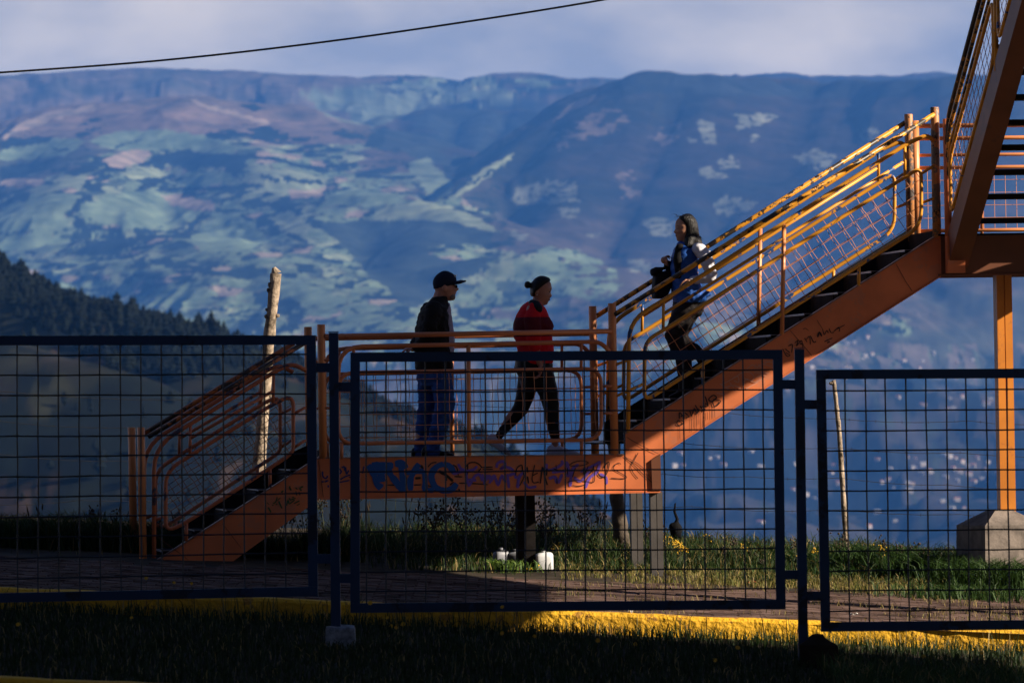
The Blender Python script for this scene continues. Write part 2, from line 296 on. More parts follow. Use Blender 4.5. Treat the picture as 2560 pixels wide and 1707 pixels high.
# ------------------------------------------------------------------ staircase
st = tag(empty('staircase'), 'orange steel footbridge staircase with yellow worn railings, graffiti and a middle landing', 'staircase')
UPZ = Vector((0, 0, 1))
def pn(pts, n): return [SPW(x, y, n) for x, y in pts]
def plate(name, pts, n, t, m, bev=0.0): return MB().prism(pn(pts, n), N_AX * t).build(name, m, st)
low_poly = [(392, 1404), (560, 1420), (575, 1408), (800, 1246), (800, 1146), (770, 1160)]
up_poly = [(1562, 1140), (1650, 1136), (2357, 686), (2357, 584), (2340, 592), (1562, 1086)]
land_poly = [(800, 1246), (1651, 1228), (1650, 1136), (1562, 1137), (800, 1146)]
def moved(px_poly, dz=0.0): return [(lambda sz: (sz[0], sz[1] + dz))(SP(x, y, 0)) for x, y in px_poly]
sides = {}
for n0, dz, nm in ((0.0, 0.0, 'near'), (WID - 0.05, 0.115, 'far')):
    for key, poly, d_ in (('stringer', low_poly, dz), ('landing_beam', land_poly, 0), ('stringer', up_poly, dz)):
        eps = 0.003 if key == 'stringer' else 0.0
        o = MB().prism([W(s, n0 + eps, z) for s, z in moved(poly, d_)], N_AX * (0.05 - 2 * eps)).build(key, M['orange'] if nm == 'near' else M['tread'], st); sides.setdefault((nm, key), []).append(o)  # far side takes the near-black tread material, shade put into its colour
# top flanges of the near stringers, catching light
def flange(pts, n, wn=0.075, th=0.012, off=0.0, m=None, parent=None):
    a = pn(pts, 0); mb = MB()
    for p, q in zip(a, a[1:]):
        up = (q - p).cross(N_AX).normalized(); up = up if up.z > 0 else -up
        mb.box(p + N_AX * n + up * off, q - p, N_AX * wn, up * th)
    return mb.build('flange', m or M['nosing'], parent or st)
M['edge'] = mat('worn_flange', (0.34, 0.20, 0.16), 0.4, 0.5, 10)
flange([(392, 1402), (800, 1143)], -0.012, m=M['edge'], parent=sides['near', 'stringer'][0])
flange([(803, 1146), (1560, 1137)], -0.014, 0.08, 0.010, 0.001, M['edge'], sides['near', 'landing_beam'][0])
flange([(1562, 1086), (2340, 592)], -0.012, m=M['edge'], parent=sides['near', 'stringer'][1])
flange([(802, 1249), (1650, 1231)], -0.014, 0.08, 0.010, 0.0, M['orange'], sides['near', 'landing_beam'][0])
flange([(1650, 1139), (2352, 692)], -0.012, 0.075, 0.010, 0.0, M['orange'], sides['near', 'stringer'][1])
mb = MB(); mb.prism(pn([(1628, 1150), (1651, 1134), (1653, 1226), (1631, 1226)], -0.02), N_AX * 0.019); mb.build('end_plate', M['orange_shaded'], st)
# deck and treads
a, b = SP(800, 1146), SP(1562, 1137)
MB().box(W(a[0], 0.05, a[1] - 0.03), W(b[0], 0, b[1]) - W(a[0], 0, a[1]), N_AX * (WID - 0.10), UPZ * 0.022).build('landing_deck', M['tread'], st)
def treads(p0, p1, k, rise_px):
    for i in range(k):
        t = (i + 0.5) / k; px = p0[0] + (p1[0] - p0[0]) * t; py = p0[1] + (p1[1] - p0[1]) * t
        s, z = SP(px, py, 0.05); mb = MB(); run = 0.29
        o = W(s - run * 0.42, 0.052, z - 0.012)
        mb.box(o, S_AX * run, N_AX * (WID - 0.104), UPZ * -0.032)
        tr = mb.build('tread', M['tread'], st)
        e = MB(); e.box(o - S_AX * 0.006, S_AX * 0.006, N_AX * (WID - 0.104), UPZ * -0.018); e.box(o + N_AX * -0.0025, S_AX * run, N_AX * 0.0025, UPZ * -0.007); e.build('nosing', M['nosing'], tr)
        r = MB(); r.box(o + S_AX * (run - 0.02) + UPZ * -0.03, S_AX * 0.008, N_AX * (WID - 0.104), UPZ * 0.20); r.build('riser', M['tread'], tr)
treads((400, 1396), (800, 1144), 5, 50)
treads((1500, 1124), (2337, 594), 10, 50)
# rails
def near_far(px, r, name, m, closed=False, rad=0.0, both=True, parent=None, seg=9):
    for n in ((-0.0, WID) if both else (0.0,)):
        pts = [(lambda q: W(q[0], n, q[1]))(SP(x, y, 0)) for x, y in px]
        if rad: pts = rnd_loop(pts, rad) if closed else rnd(pts, rad)
        p = parent[0 if n <= 0 else 1] if isinstance(parent, (list, tuple)) else (parent or st)
        MB().tube(pts, r, seg, caps=True).build(name, m, p, smooth=True)
def posts(lst, r, m):
    for (x0, y0, x1, y1) in lst:
        for n in (0.02, WID - 0.02):
            a, b = SP(x0, y0, 0), SP(x1, y1, 0); mb = MB(); s = a[0] * 0.5 + b[0] * 0.5
            mb.tube([W(s, n, b[1]), W(s, n, a[1] - 0.006), W(s, n, a[1])], [r, r, r * 0.93], 16); o = mb.build('post', m, st); 
            for p in o.data.polygons: p.use_smooth = len(p.vertices) == 4
posts([(353, 1068, 358, 1400)], 0.035, M['post']); posts([(804, 811, 808, 1146), (1531, 758, 1537, 1137)], 0.037, M['post']); posts([(2337, 268, 2344, 594)], 0.040, M['post_worn'])
TR = 0.0205
def panel(hand, second, third, shorts, loop, feet, stubs, mid, mh, m2, ml, mesh_dir):
    near_far(hand, 0.0235, 'handrail', mh)
    near_far(second, TR, 'top_rail', m2, rad=0.22)
    if third: near_far(third, 0.0155, 'middle_rail', m2)
    for s in shorts: near_far(s, 0.0145, 'short_upright', m2)
    frames = []
    for n in (0.0, WID):
        pts = rnd_loop([(lambda q: W(q[0], n, q[1]))(SP(x, y, 0)) for x, y in loop], 0.15)
        frames.append(MB().tube(pts, 0.0185, 9, caps=False).build('mesh_frame', ml, st, smooth=True))
    for f in feet: near_far(f, 0.0165, 'foot', ml)
    for f in stubs: near_far(f, 0.0135, 'bracket', ml)
    for f in mid: near_far(f, 0.0205, 'mid_post', M['post'])
    # woven wire: two families of thin wires clipped to the loop
    q = [Vector(SP(x, y, 0)) for x, y in loop]; n_ = len(q)
    for fi, n in enumerate((0.0, WID)):
        mb = MB()
        for (dx, dy), step in mesh_dir:
            d = Vector((dx, dy)).normalized(); p = Vector((-d.y, d.x)); vals = [v.dot(p) for v in q]; k = min(vals) + step * 0.55
            while k < max(vals) - step * 0.3:
                hits = []
                for a, b in zip(q, q[1:] + q[:1]):
                    fa, fb = a.dot(p) - k, b.dot(p) - k
                    if fa * fb < 0: hits.append((a + (b - a) * (fa / (fa - fb))).dot(d))
                if len(hits) >= 2:
                    h0, h1 = min(hits) + 0.02, max(hits) - 0.02; kk = 7
                    if h1 - h0 > 0.06:
                        jj = random.uniform(-.006, .006)
                        mb.tube([(lambda v: W(v.x, n + jj * 0.5, v.y))(d * (h0 + (h1 - h0) * i / kk) + p * (k + jj * math.sin(i * 2.1))) for i in range(kk + 1)], 0.0031, 5)
                k += step
        tag(mb.build('wire_mesh', M['wire'], frames[fi]), kind='stuff')
def shift(l, dx, dy): return [(x + dx, y + dy) for x, y in l]
# lower flight
sl = [(1.0, 0.6)]
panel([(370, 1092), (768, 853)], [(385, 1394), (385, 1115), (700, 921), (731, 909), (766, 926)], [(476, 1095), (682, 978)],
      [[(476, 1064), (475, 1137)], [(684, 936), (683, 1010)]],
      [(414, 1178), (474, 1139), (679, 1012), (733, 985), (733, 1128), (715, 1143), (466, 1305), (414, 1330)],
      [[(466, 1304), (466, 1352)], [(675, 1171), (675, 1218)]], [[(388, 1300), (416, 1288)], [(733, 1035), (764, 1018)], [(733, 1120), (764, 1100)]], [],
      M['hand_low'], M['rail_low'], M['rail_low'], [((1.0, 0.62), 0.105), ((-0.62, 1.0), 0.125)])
# landing
panel([(812, 841), (1530, 828)], [(846, 1000), (846, 867), (1500, 854), (1526, 880)], None,
      [[(884, 866), (884, 932)], [(1453, 857), (1453, 922)]],
      [(846, 932), (1503, 921), (1503, 1099), (846, 1109)],
      [[(854, 1108), (854, 1146)], [(1454, 1100), (1454, 1138)]], [[(1503, 965), (1535, 965)], [(1503, 1033), (1535, 1033)], [(808, 900), (846, 899)], [(808, 1020), (846, 1019)]],
      [[(1171, 863), (1173, 1141)]], M['rail_mid'], M['rail_mid'], M['rail_mid'], [((1.0, 0.0), 0.105), ((0.0, 1.0), 0.112)])
# upper flight
panel([(1536, 787), (2336, 286)], [(1570, 1080), (1573, 802), (1661, 749), (2271, 357), (2317, 338), (2334, 352)], [(1661, 783), (2258, 406)],
      [[(1659, 749), (1658, 824)], [(2262, 362), (2262, 440)]],
      [(1612, 853), (1661, 824), (2261, 444), (2303, 417), (2303, 566), (2205, 627), (1657, 974), (1610, 1003)],
      [[(2147, 664), (2147, 714)], [(1757, 910), (1757, 962)]], [[(1541, 911), (1612, 885)], [(1541, 990), (1612, 958)], [(2300, 437), (2336, 414)], [(2303, 508), (2338, 495)]],
      [[(1960, 560), (1955, 836)]], M['hand'], M['rail'], M['rail'], [((1.0, 0.625), 0.105), ((-0.625, 1.0), 0.125)])
# upper landing
sA, zA = SP(2357, 585, 0); LZ = zA; SR = 2.0
g = MB(); g.box(W(sA - 0.02, 0.0, LZ - 0.37), S_AX * SR, N_AX * 0.05, UPZ * 0.352); g.build('landing_beam', M['orange_shaded'], st)
g = MB(); g.box(W(sA - 0.02, 1.55, LZ - 0.37), S_AX * SR, N_AX * 0.05, UPZ * 0.352); g.build('landing_beam', M['orange_shaded'], st)
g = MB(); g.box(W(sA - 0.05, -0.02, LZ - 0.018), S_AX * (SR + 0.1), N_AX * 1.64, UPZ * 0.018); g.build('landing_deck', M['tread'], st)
g = MB(); g.box(W(sA - 0.05, -0.03, LZ - 0.388), S_AX * SR, N_AX * 0.09, UPZ * 0.016); g.build('flange', M['orange_shaded'], st)
for s_, n_ in ((SP(2292, 400, 1.5)[0], 1.56), (sA + SR - 0.05, 1.56), (sA + SR - 0.05, 0.02)):
    MB().tube([W(s_, n_, LZ), W(s_, n_, LZ + 1.13)], 0.039, 14).build('post', M['post'], st, smooth=True)
sb = SP(2292, 400, 1.56)[0]
for h, r in ((1.08, 0.022), (0.96, 0.02), (0.80, 0.016), (0.68, 0.0185), (0.08, 0.0185)):
    MB().tube([W(sb, 1.56, LZ + h), W(sA + SR, 1.56, LZ + h)], r, 9).build('landing_rail', M['post'], st, smooth=True)
w = MB(); k = sb + 0.1
while k < sA + SR: w.tube([W(k, 1.56, LZ + 0.08), W(k, 1.56, LZ + 0.68)], 0.003, 5); k += 0.108
for h in (0.2, 0.32, 0.44, 0.56): w.tube([W(sb, 1.56, LZ + h), W(sA + SR, 1.56, LZ + h)], 0.003, 5)
tag(w.build('wire_mesh', M['wire'], st), kind='stuff')
for s_ in (sb + 0.62, sb + 1.3): MB().tube([W(s_, 1.56, LZ + 0.0), W(s_, 1.56, LZ + 0.96)], 0.016, 8).build('short_upright', M['post'], st, smooth=True)
# flight climbing from the upper landing towards the road
KUP = 0.70; s1 = SP(2398, 620, -0.05)[0]; FW = 1.35; LEN = 4.4; dirv = (N_AX * -1 + UPZ * KUP).normalized(); perp = (N_AX * KUP + UPZ).normalized()
def FP(s, t, up=0.0): return W(s, -0.06 - t, LZ + KUP * t + up)
for s_ in (s1 - 0.115, s1 + FW):
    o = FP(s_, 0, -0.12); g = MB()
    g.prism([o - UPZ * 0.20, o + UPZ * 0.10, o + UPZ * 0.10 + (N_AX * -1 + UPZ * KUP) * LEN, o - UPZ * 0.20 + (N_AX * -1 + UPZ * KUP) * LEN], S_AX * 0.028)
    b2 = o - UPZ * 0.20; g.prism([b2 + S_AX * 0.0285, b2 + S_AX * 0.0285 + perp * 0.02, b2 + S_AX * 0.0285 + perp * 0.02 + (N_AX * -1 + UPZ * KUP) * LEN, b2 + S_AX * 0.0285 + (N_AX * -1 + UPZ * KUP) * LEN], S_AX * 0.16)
    g.build('stringer', M['orange_shaded'], st)
    g = MB(); g.box(o - UPZ * 0.245 + S_AX * -0.02 + N_AX * 0.0, S_AX * 0.165, N_AX * -0.10, UPZ * 0.34); g.build('stringer_foot', M['orange'], st)
for i in range(14):
    t = 0.22 + i * 0.3; o = FP(s1 - 0.08, t, -0.02)
    g = MB(); g.box(o, S_AX * (FW + 0.07), N_AX * 0.29, UPZ * -0.045); g.build('tread', M['tread'], st)
for s_ in (s1 - 0.10, s1 + FW + 0.014):
    for up, r, nm, m_ in ((1.02, 0.0235, 'handrail', 'hand_dark'), (0.88, TR, 'top_rail', 'hand'), (0.72, 0.0155, 'middle_rail', 'hand')):
        pts = [FP(s_, -0.02, up - 0.30)] + [FP(s_, 0.10, up), FP(s_, LEN, up)]
        MB().tube(rnd(pts, 0.1), r, 9).build(nm, M[m_], st, smooth=True)
    lp = rnd_loop([FP(s_, 0.12, 0.62), FP(s_, 2.0, 0.62), FP(s_, 2.0, 0.08), FP(s_, 0.12, 0.08)], 0.14); fr = MB().tube(lp, 0.0185, 8, caps=False).build('mesh_frame', M['rail'], st, smooth=True)
    lp = rnd_loop([FP(s_, 2.2, 0.62), FP(s_, LEN - 0.1, 0.62), FP(s_, LEN - 0.1, 0.08), FP(s_, 2.2, 0.08)], 0.14); MB().tube(lp, 0.0185, 8, caps=False).build('mesh_frame', M['rail'], st, smooth=True)
    w = MB()
    for up in (0.17, 0.28, 0.39, 0.50): w.tube([FP(s_, 0.14, up), FP(s_, 4.2, up)], 0.0031, 5)
    t = 0.2
    while t < 4.2: w.tube([FP(s_, t, 0.08), FP(s_, t - 0.28, 0.08 + 0.56)] if t > 0.42 else [FP(s_, t, 0.08), FP(s_, 0.14, 0.08 + (t - 0.14) * 2)], 0.0031, 5); t += 0.125
    tag(w.build('wire_mesh', M['wire'], fr), kind='stuff')
    for t in (0.0, 2.1, 4.3): MB().tube([FP(s_, t, -0.1), FP(s_, t, 0.9 if t else 1.06)], 0.035 if not t else 0.021, 12).build('post' if not t else 'mid_post', M['orange'] if not t else M['rail'], st, smooth=True)
# supports
def column(px0, px1, py0, py1, n, depth, m, gap=True):
    a, b = SP(px0, py0, n), SP(px1, py0, n); zb = SP((px0 + px1) / 2, py1, n)[1] - 0.06; w_ = b[0] - a[0]; g = MB(); h = a[1] - zb
    if gap:
        g.box(W(a[0], n, zb), S_AX * (w_ * 0.47), N_AX * depth, UPZ * h); g.box(W(a[0] + w_ * 0.53, n, zb), S_AX * (w_ * 0.47), N_AX * depth, UPZ * h); g.box(W(a[0] + w_ * 0.4, n + 0.012, zb), S_AX * (w_ * 0.2), N_AX * (depth - 0.024), UPZ * h)
    else: g.box(W(a[0], n, zb), S_AX * w_, N_AX * depth, UPZ * h)
    return g.build('support_column', m, st)
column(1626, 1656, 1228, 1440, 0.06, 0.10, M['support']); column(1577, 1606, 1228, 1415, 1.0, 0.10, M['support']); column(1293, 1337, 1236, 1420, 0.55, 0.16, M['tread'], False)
M['column'] = worn('column_paint', (0.74, 0.25, 0.028), (0.6, 0.2, 0.04), RUST, 0.6, 0.7, 0.5, 3.0)
cl = column(2491, 2529, 688, 1278, 0.62, 0.15, M['column'])
# concrete pedestal under the right column
pc, pz = SP(2530, 1313, 0.2); pb = SP(2530, 1420, 0.2)[1]; hw, hd = 0.30, 0.32; q0 = W(pc, 0.70, 0)
ang = R(12); ex = Vector((math.cos(ang + YAW), math.sin(ang + YAW), 0)); ey = Vector((-ex.y, ex.x, 0))
sq = lambda k, z: [Vector((q0.x, q0.y, z)) + ex * sx * hw * k + ey * sy * hd * k for sx, sy in ((-1, -1), (1, -1), (1, 1), (-1, 1))]
colz = SP(2510, 1276, 0.62)[1]
tag(MB().rings([sq(1.03, pb), sq(1.0, pz), sq(0.32, colz), sq(0.30, colz + 0.01)]).build('pedestal', M['concrete'], st), None)
# ------------------------------------------------------------------ graffiti (spray strokes on the steel)
def strokes(name, lst, width_px, m, k, tr, parent, n0=-0.0035):
    ox, oy, sc = tr; mb = MB()
    for j, pl in enumerate(lst):
        w = width_px
        if isinstance(pl[0], (int, float)): w, pl = pl[0], pl[1]
        pts = [Vector(SP(ox + x / sc, oy + y / sc, 0)) for x, y in pl]
        # Catmull-Rom smoothing
        sm = []
        for i in range(len(pts) - 1):
            p0, p1, p2, p3 = pts[max(i - 1, 0)], pts[i], pts[i + 1], pts[min(i + 2, len(pts) - 1)]
            for t in (0, .25, .5, .75): sm.append(0.5 * ((2 * p1) + (p2 - p0) * t + (2 * p0 - 5 * p1 + 4 * p2 - p3) * t * t + (3 * p1 - p0 - 3 * p2 + p3) * t ** 3))
        sm.append(pts[-1]); hw = w * MPX / 2; vs_ = []; n_ = n0 - k * 0.0006 - j * 0.00003
        for i, p in enumerate(sm):
            t = sm[min(i + 1, len(sm) - 1)] - sm[max(i - 1, 0)]; t = t.normalized() if t.length > 1e-9 else Vector((1, 0)); q = Vector((-t.y, t.x)); h = hw * random.uniform(0.82, 1.12) * (0.7 if i in (0, len(sm) - 1) else 1)
            vs_ += [W(p.x + q.x * h, n_, p.y + q.y * h), W(p.x - q.x * h, n_, p.y - q.y * h)]
        mb.add(vs_, [(2 * i, 2 * i + 1, 2 * i + 3, 2 * i + 2) for i in range(len(sm) - 1)])
    return tag(mb.build(name, m, parent), kind='stuff')
lb = sides['near', 'landing_beam'][0]; us = sides['near', 'stringer'][1]; ls = sides['near', 'stringer'][0]
T1, T2, T3, T8 = (780, 1120, 5.113), (1200, 1110, 5.113), (1640, 800, 4.9), (640, 1180, 13.07)
strokes('graffiti', [(3, [(470, 370), (610, 390)]), [(900, 385), (960, 420)], [(960, 470), (1060, 470)], [(1120, 370), (1150, 400)], (6, [(1320, 385), (1390, 378)]), [(1300, 470), (1400, 465)], (6, [(1390, 215), (1420, 270)]),
    [(1480, 240), (1530, 190), (1590, 180)], (7, [(1620, 290), (1720, 350), (1800, 420)]), (5, [(1700, 240), (1720, 420)]), [(1760, 470), (1810, 430)], [(1800, 210), (1850, 250), (1870, 350)], [(1820, 360), (1920, 365)],
    [(1880, 445), (2060, 450), (2250, 465)], [(1960, 240), (2010, 190), (2080, 180), (2140, 210), (2170, 250)], (4, [(1990, 210), (1985, 345)]), [(2170, 245), (2310, 240)], [(2180, 270), (2315, 268)], [(2160, 260), (2120, 300)],
    [(1460, 470), (1560, 500)], [(1480, 510), (1600, 545), (1870, 545), (1870, 520)]], 3.2, M['gblack'], 0, T1, lb)
strokes('graffiti', [(17, [(720, 215), (790, 330), (830, 450), (880, 520)]), (17, [(760, 215), (900, 222), (1040, 225)]), (15, [(800, 300), (940, 300)]), (12, [(860, 460), (900, 500)]), (19, [(830, 250), (880, 330), (890, 430)]),
    (17, [(960, 240), (1000, 330), (1090, 450), (1170, 550)]), (15, [(1170, 550), (1160, 400), (1130, 220)]), (18, [(1060, 200), (1160, 200), (1200, 260)]),
    (15, [(1260, 540), (1260, 400), (1310, 280), (1370, 200)]), (14, [(1270, 310), (1430, 310), (1440, 560)]), (10, [(1200, 320), (1300, 300)]),
    (16, [(1680, 200), (1590, 240), (1530, 330), (1540, 430), (1600, 510), (1700, 540), (1790, 520), (1850, 450)]), (15, [(1680, 200), (1760, 230), (1820, 320)]), (14, [(1480, 540), (1560, 530)])], 16, M['gblue'], 1, T1, lb)
strokes('graffiti', [[(135, 295), (140, 360), (180, 385), (200, 350)], [(120, 430), (150, 425)], [(160, 430), (210, 410)], [(205, 470), (210, 500)], [(350, 260), (375, 300), (350, 330)], [(380, 250), (410, 235), (420, 290)], [(430, 240), (440, 330), (470, 280)],
    [(360, 400), (430, 360), (490, 340)], [(350, 435), (480, 410)], [(650, 300), (665, 230)], (3, [(640, 320), (660, 290)])], 4, M['gblue2'], 0, T1, lb)
P1 = [[(1870, 200), (1900, 260), (1960, 290), (1980, 400), (2010, 490)], [(1800, 330), (1900, 300), (2050, 280), (2110, 230)], [(2010, 480), (2080, 360), (2140, 340), (2180, 420)], [(2200, 460), (2230, 350), (2290, 400), (2350, 350)], [(1990, 400), (2100, 410)]]
strokes('graffiti', P1, 7, M['gpurple'], 2, T1, lb)
strokes('graffiti', [(7, [(210, 300), (230, 240), (300, 220), (320, 270), (260, 320), (330, 290), (430, 330)]), (6, [(30, 380), (60, 470), (120, 400), (150, 480)]), (7, [(120, 500), (180, 400), (230, 520), (280, 400), (330, 490)]), [(350, 380), (370, 560)],
    [(370, 400), (440, 380), (460, 440)], (8, [(480, 560), (500, 420), (560, 360)]), [(560, 480), (620, 550), (720, 540)], [(850, 250), (860, 330), (960, 310), (1050, 250), (1040, 210)], (8, [(880, 440), (960, 420), (980, 500)]), [(920, 360), (1090, 340)], (9, [(1100, 220), (1130, 330), (1120, 420)]),
    [(1000, 500), (1050, 380)], (8, [(1150, 540), (1180, 330), (1260, 260)]), [(1200, 420), (1290, 470), (1400, 340)], (7, [(1350, 560), (1400, 430), (1500, 350), (1530, 230)]), [(1280, 350), (1420, 290), (1540, 220)], (6, [(1530, 380), (1610, 420), (1620, 510)])], 7, M['gpurple'], 2, T2, lb)
strokes('graffiti', [[(455, 400), (470, 310), (530, 265), (545, 330), (560, 420), (505, 530)], (4, [(600, 290), (610, 360)]), (4, [(605, 410), (620, 500)]), [(700, 265), (680, 350), (665, 450), (690, 495), (750, 480)], [(670, 400), (740, 365)], (4, [(770, 500), (800, 290), (830, 420), (860, 520)]), (4, [(855, 310), (850, 400)]),
    [(970, 265), (975, 310)], [(980, 440), (985, 510)], [(940, 310), (1010, 340)], [(1115, 300), (1120, 390)], [(1180, 420), (1220, 300)], (2, [(1150, 260), (1200, 230), (1290, 212), (1380, 230), (1350, 260), (1260, 275), (1160, 275), (1140, 255)]), [(1320, 300), (1330, 390), (1380, 280)], [(1390, 380), (1440, 330), (1450, 270)],
    (2, [(1450, 270), (1460, 470), (1380, 480), (1250, 460), (1140, 475), (1120, 495)]), (2, [(1180, 525), (1260, 535), (1350, 515)]), [(1500, 350), (1530, 410), (1580, 420), (1630, 350), (1650, 240), (1620, 240), (1580, 310)],
    (2, [(1800, 255), (1770, 240), (1720, 270), (1710, 320), (1800, 370), (1875, 420), (1810, 440), (1670, 432)]), (2, [(2020, 110), (1960, 220), (1925, 290), (1960, 370), (2020, 440)]), (2, [(1840, 155), (1960, 260), (2090, 390), (2200, 490)])], 2.6, M['gblack'], 3, T2, lb)
strokes('graffiti', [[(300, 1240), (270, 1230), (255, 1265), (280, 1290), (325, 1270), (330, 1240), (300, 1225)], [(285, 1210), (290, 1130), (350, 1210)], [(300, 1180), (350, 1165)], [(350, 1130), (400, 1180), (370, 1195)], [(410, 1100), (440, 1190)], [(440, 1170), (470, 1080), (500, 1150), (520, 1080)], [(480, 1040), (530, 1130)],
    [(540, 1050), (580, 1110), (600, 1080)], [(600, 930), (640, 1050)], [(560, 1060), (640, 1050), (600, 1020)], [(640, 970), (700, 920), (740, 950), (680, 1000), (640, 970)], [(700, 970), (790, 990), (720, 1060), (690, 1000)],
    (1.2, [(290, 1290), (292, 1470)]), (1.2, [(432, 1200), (434, 1370)]), (1.2, [(490, 1150), (492, 1340)]), (1.2, [(523, 1120), (525, 1280)]), (1.2, [(565, 1120), (567, 1320)]), (1.2, [(626, 1120), (628, 1220)]), (1.2, [(678, 1040), (682, 1220)]), (1.2, [(716, 1060), (720, 1200)]), (1.2, [(452, 1190), (455, 1320)])], 2.8, M['gblack'], 0, T3, us)
strokes('graffiti', [[(1550, 350), (1600, 440), (1640, 430), (1590, 400)], [(1640, 400), (1580, 350)], [(1620, 320), (1670, 300), (1660, 400)], [(1700, 280), (1740, 250), (1720, 320), (1780, 250), (1800, 340)], [(1760, 290), (1810, 300)], [(1820, 220), (1850, 270)], [(1840, 240), (1880, 200), (1890, 300)], [(1890, 190), (1930, 270), (1960, 260)], (4, [(1980, 210), (2000, 150), (2030, 200)]),
    [(2040, 110), (2060, 180), (2090, 130), (2110, 160)], [(2120, 100), (2140, 150), (2180, 150)], [(2180, 140), (2240, 90), (2250, 140)], [(2220, 110), (2310, 60)], [(2060, 265), (2160, 220)], [(2095, 280), (2130, 262)], (1.2, [(1970, 0), (2040, 110)]), (1.2, [(1800, 115), (1830, 100), (1870, 130)])], 2.2, M['gblack'], 0, T3, us)
strokes('graffiti', [[(1110, 600), (1180, 550), (1240, 580), (1300, 540), (1420, 570)], [(800, 790), (900, 740), (1000, 680), (1060, 640), (1150, 640), (1200, 690)], [(830, 830), (950, 800), (1040, 840)], [(1060, 690), (1110, 730), (1180, 740), (1200, 690)], [(930, 720), (1000, 690), (1010, 760), (950, 740)], [(1070, 830), (1100, 720), (1200, 760), (1300, 720)],
    [(1200, 640), (1380, 650)], [(1220, 700), (1300, 670), (1350, 690)], [(1100, 840), (1250, 760)], [(780, 780), (850, 820), (900, 860)], [(900, 760), (950, 830)], [(1300, 500), (1420, 520)], [(1310, 540), (1400, 500)], [(740, 890), (840, 915)], [(1250, 540), (1300, 590)]], 2.2, M['gpink'], 1, T3, us)
strokes('graffiti', [(4, [(390, 1150), (430, 1200), (490, 1310)]), (2, [(350, 980), (430, 1060)]), (4, [(540, 1060), (560, 1090)]), [(560, 1020), (650, 960), (690, 800)], [(650, 1030), (690, 1060)], (2, [(690, 930), (800, 830)]), (4, [(740, 940), (790, 1060), (850, 1180)]), (4, [(900, 600), (820, 660)]), (4, [(1100, 450), (1110, 530), (1150, 590)]),
    [(1050, 900), (1090, 1030), (1260, 900)], [(1080, 830), (1120, 900), (1300, 840)], [(1000, 1100), (1040, 900)], [(1290, 500), (1350, 560)], (4, [(1540, 460), (1430, 530), (1490, 600)]), [(1300, 620), (1330, 760)], [(1400, 640), (1440, 750)], [(1240, 1020), (1420, 930)], (2, [(1330, 1090), (1430, 1030)]), [(1180, 810), (1240, 820)]], 3, M['ggreen'], 0, T8, ls)
M['seam'] = mat('weld_bead', (0.20, 0.06, 0.03), 0.6, 0.5, 40)
strokes('weld_seam', [[(556, 1308), (602, 1368)], [(392, 1340), (470, 1398)]], 1.6, M['seam'], 4, (0, 0, 1.0), ls); strokes('weld_seam', [[(796, 1152), (803, 1200), (808, 1242)], [(1564, 1142), (1606, 1168), (1648, 1226)]], 1.8, M['seam'], 5, (0, 0, 1.0), lb); strokes('weld_seam', [[(1566, 1092), (1600, 1112), (1646, 1134)], [(1975, 826), (2010, 866), (2030, 890)], [(2240, 660), (2262, 700), (2280, 728)]], 1.6, M['seam'], 5, (0, 0, 1.0), us)
# ------------------------------------------------------------------ blue mesh fence in front
FY = 42.0
fn = tag(empty('mesh_fence'), 'dark blue square-tube fence of stepped wire mesh panels in front of the staircase', 'fence')
def bar(mb, a, b, w=0.07, d=0.05):
    a, b = Vector(a), Vector(b); t = (b - a).normalized(); q = t.cross(Vector((0, 1, 0))).normalized() * w
    return mb.box(a - q / 2 - Vector((0, d / 2, 0)), b - a, q, Vector((0, d, 0)))
def fpanel(TL, TR_, BR, BL, cols, rows):
    c = [at(*p, FY) for p in (TL, TR_, BR, BL)]; hw = 0.035; mb = MB()
    ux = (c[1] - c[0]).normalized(); 
    bar(mb, c[0] - ux * hw, c[1] + ux * hw); bar(mb, c[3] - ux * hw, c[2] + ux * hw)
    for a, b in ((c[0], c[3]), (c[1], c[2])):
        t = (b - a).normalized(); bar(mb, a + t * (hw + 0.0005), b - t * (hw + 0.0005), 0.07, 0.0495)
    f = mb.build('panel_frame', M['fence'], fn)
    for x in cols:
        t = (x - TL[0]) / (TR_[0] - TL[0]); a = c[0].lerp(c[1], t); b = c[3].lerp(c[2], t); n = 6; j = [random.uniform(-.0035, .0035) for _ in range(n + 1)]
        MB().tube([a.lerp(b, i / n) + Vector((j[i], 0.004, 0)) for i in range(n + 1)], 0.006, 6).build('mesh_wire', M['fwire'], f)
    for y in rows:
        t = (y - TL[1]) / (BL[1] - TL[1]); a = c[0].lerp(c[3], t); b = c[1].lerp(c[2], t); n = 10
        MB().tube([a.lerp(b, i / n) + Vector((0, -0.004, random.uniform(-.0035, .0035))) for i in range(n + 1)], 0.006, 6).build('mesh_wire', M['fwire'], f)
fpanel((-295, 852), (778, 850), (783, 1477), (-295, 1500), [711 - 51.4 * k for k in range(19)], [889 + 51.2 * k for k in range(12)])
fpanel((888, 893), (1944, 886), (1952, 1510), (888, 1519), [915 + 49.55 * k for k in range(21)], [931 + 49.8 * k for k in range(12)])
fpanel((2052, 936), (3120, 930), (3125, 1555), (2064, 1566), [2112 + 50.5 * k for k in range(20)], [977 + 50 * k for k in range(12)])
for x0, y0, x1, y1 in ((834, 832, 840, 1600), (1998, 873, 2008, 1640)):
    mb = MB(); bar(mb, at(x0, y0, FY), at(x1, y1, FY), 0.07, 0.07); p = mb.build('fence_post', M['fence'], fn)
    MB().box(at(x0 - 12, y0 - 1, FY) + Vector((-.002, -.038, 0)), (0.075, 0, 0), (0, 0.076, 0), (0, 0, 0.006)).build('post_cap', M['fence'], p)
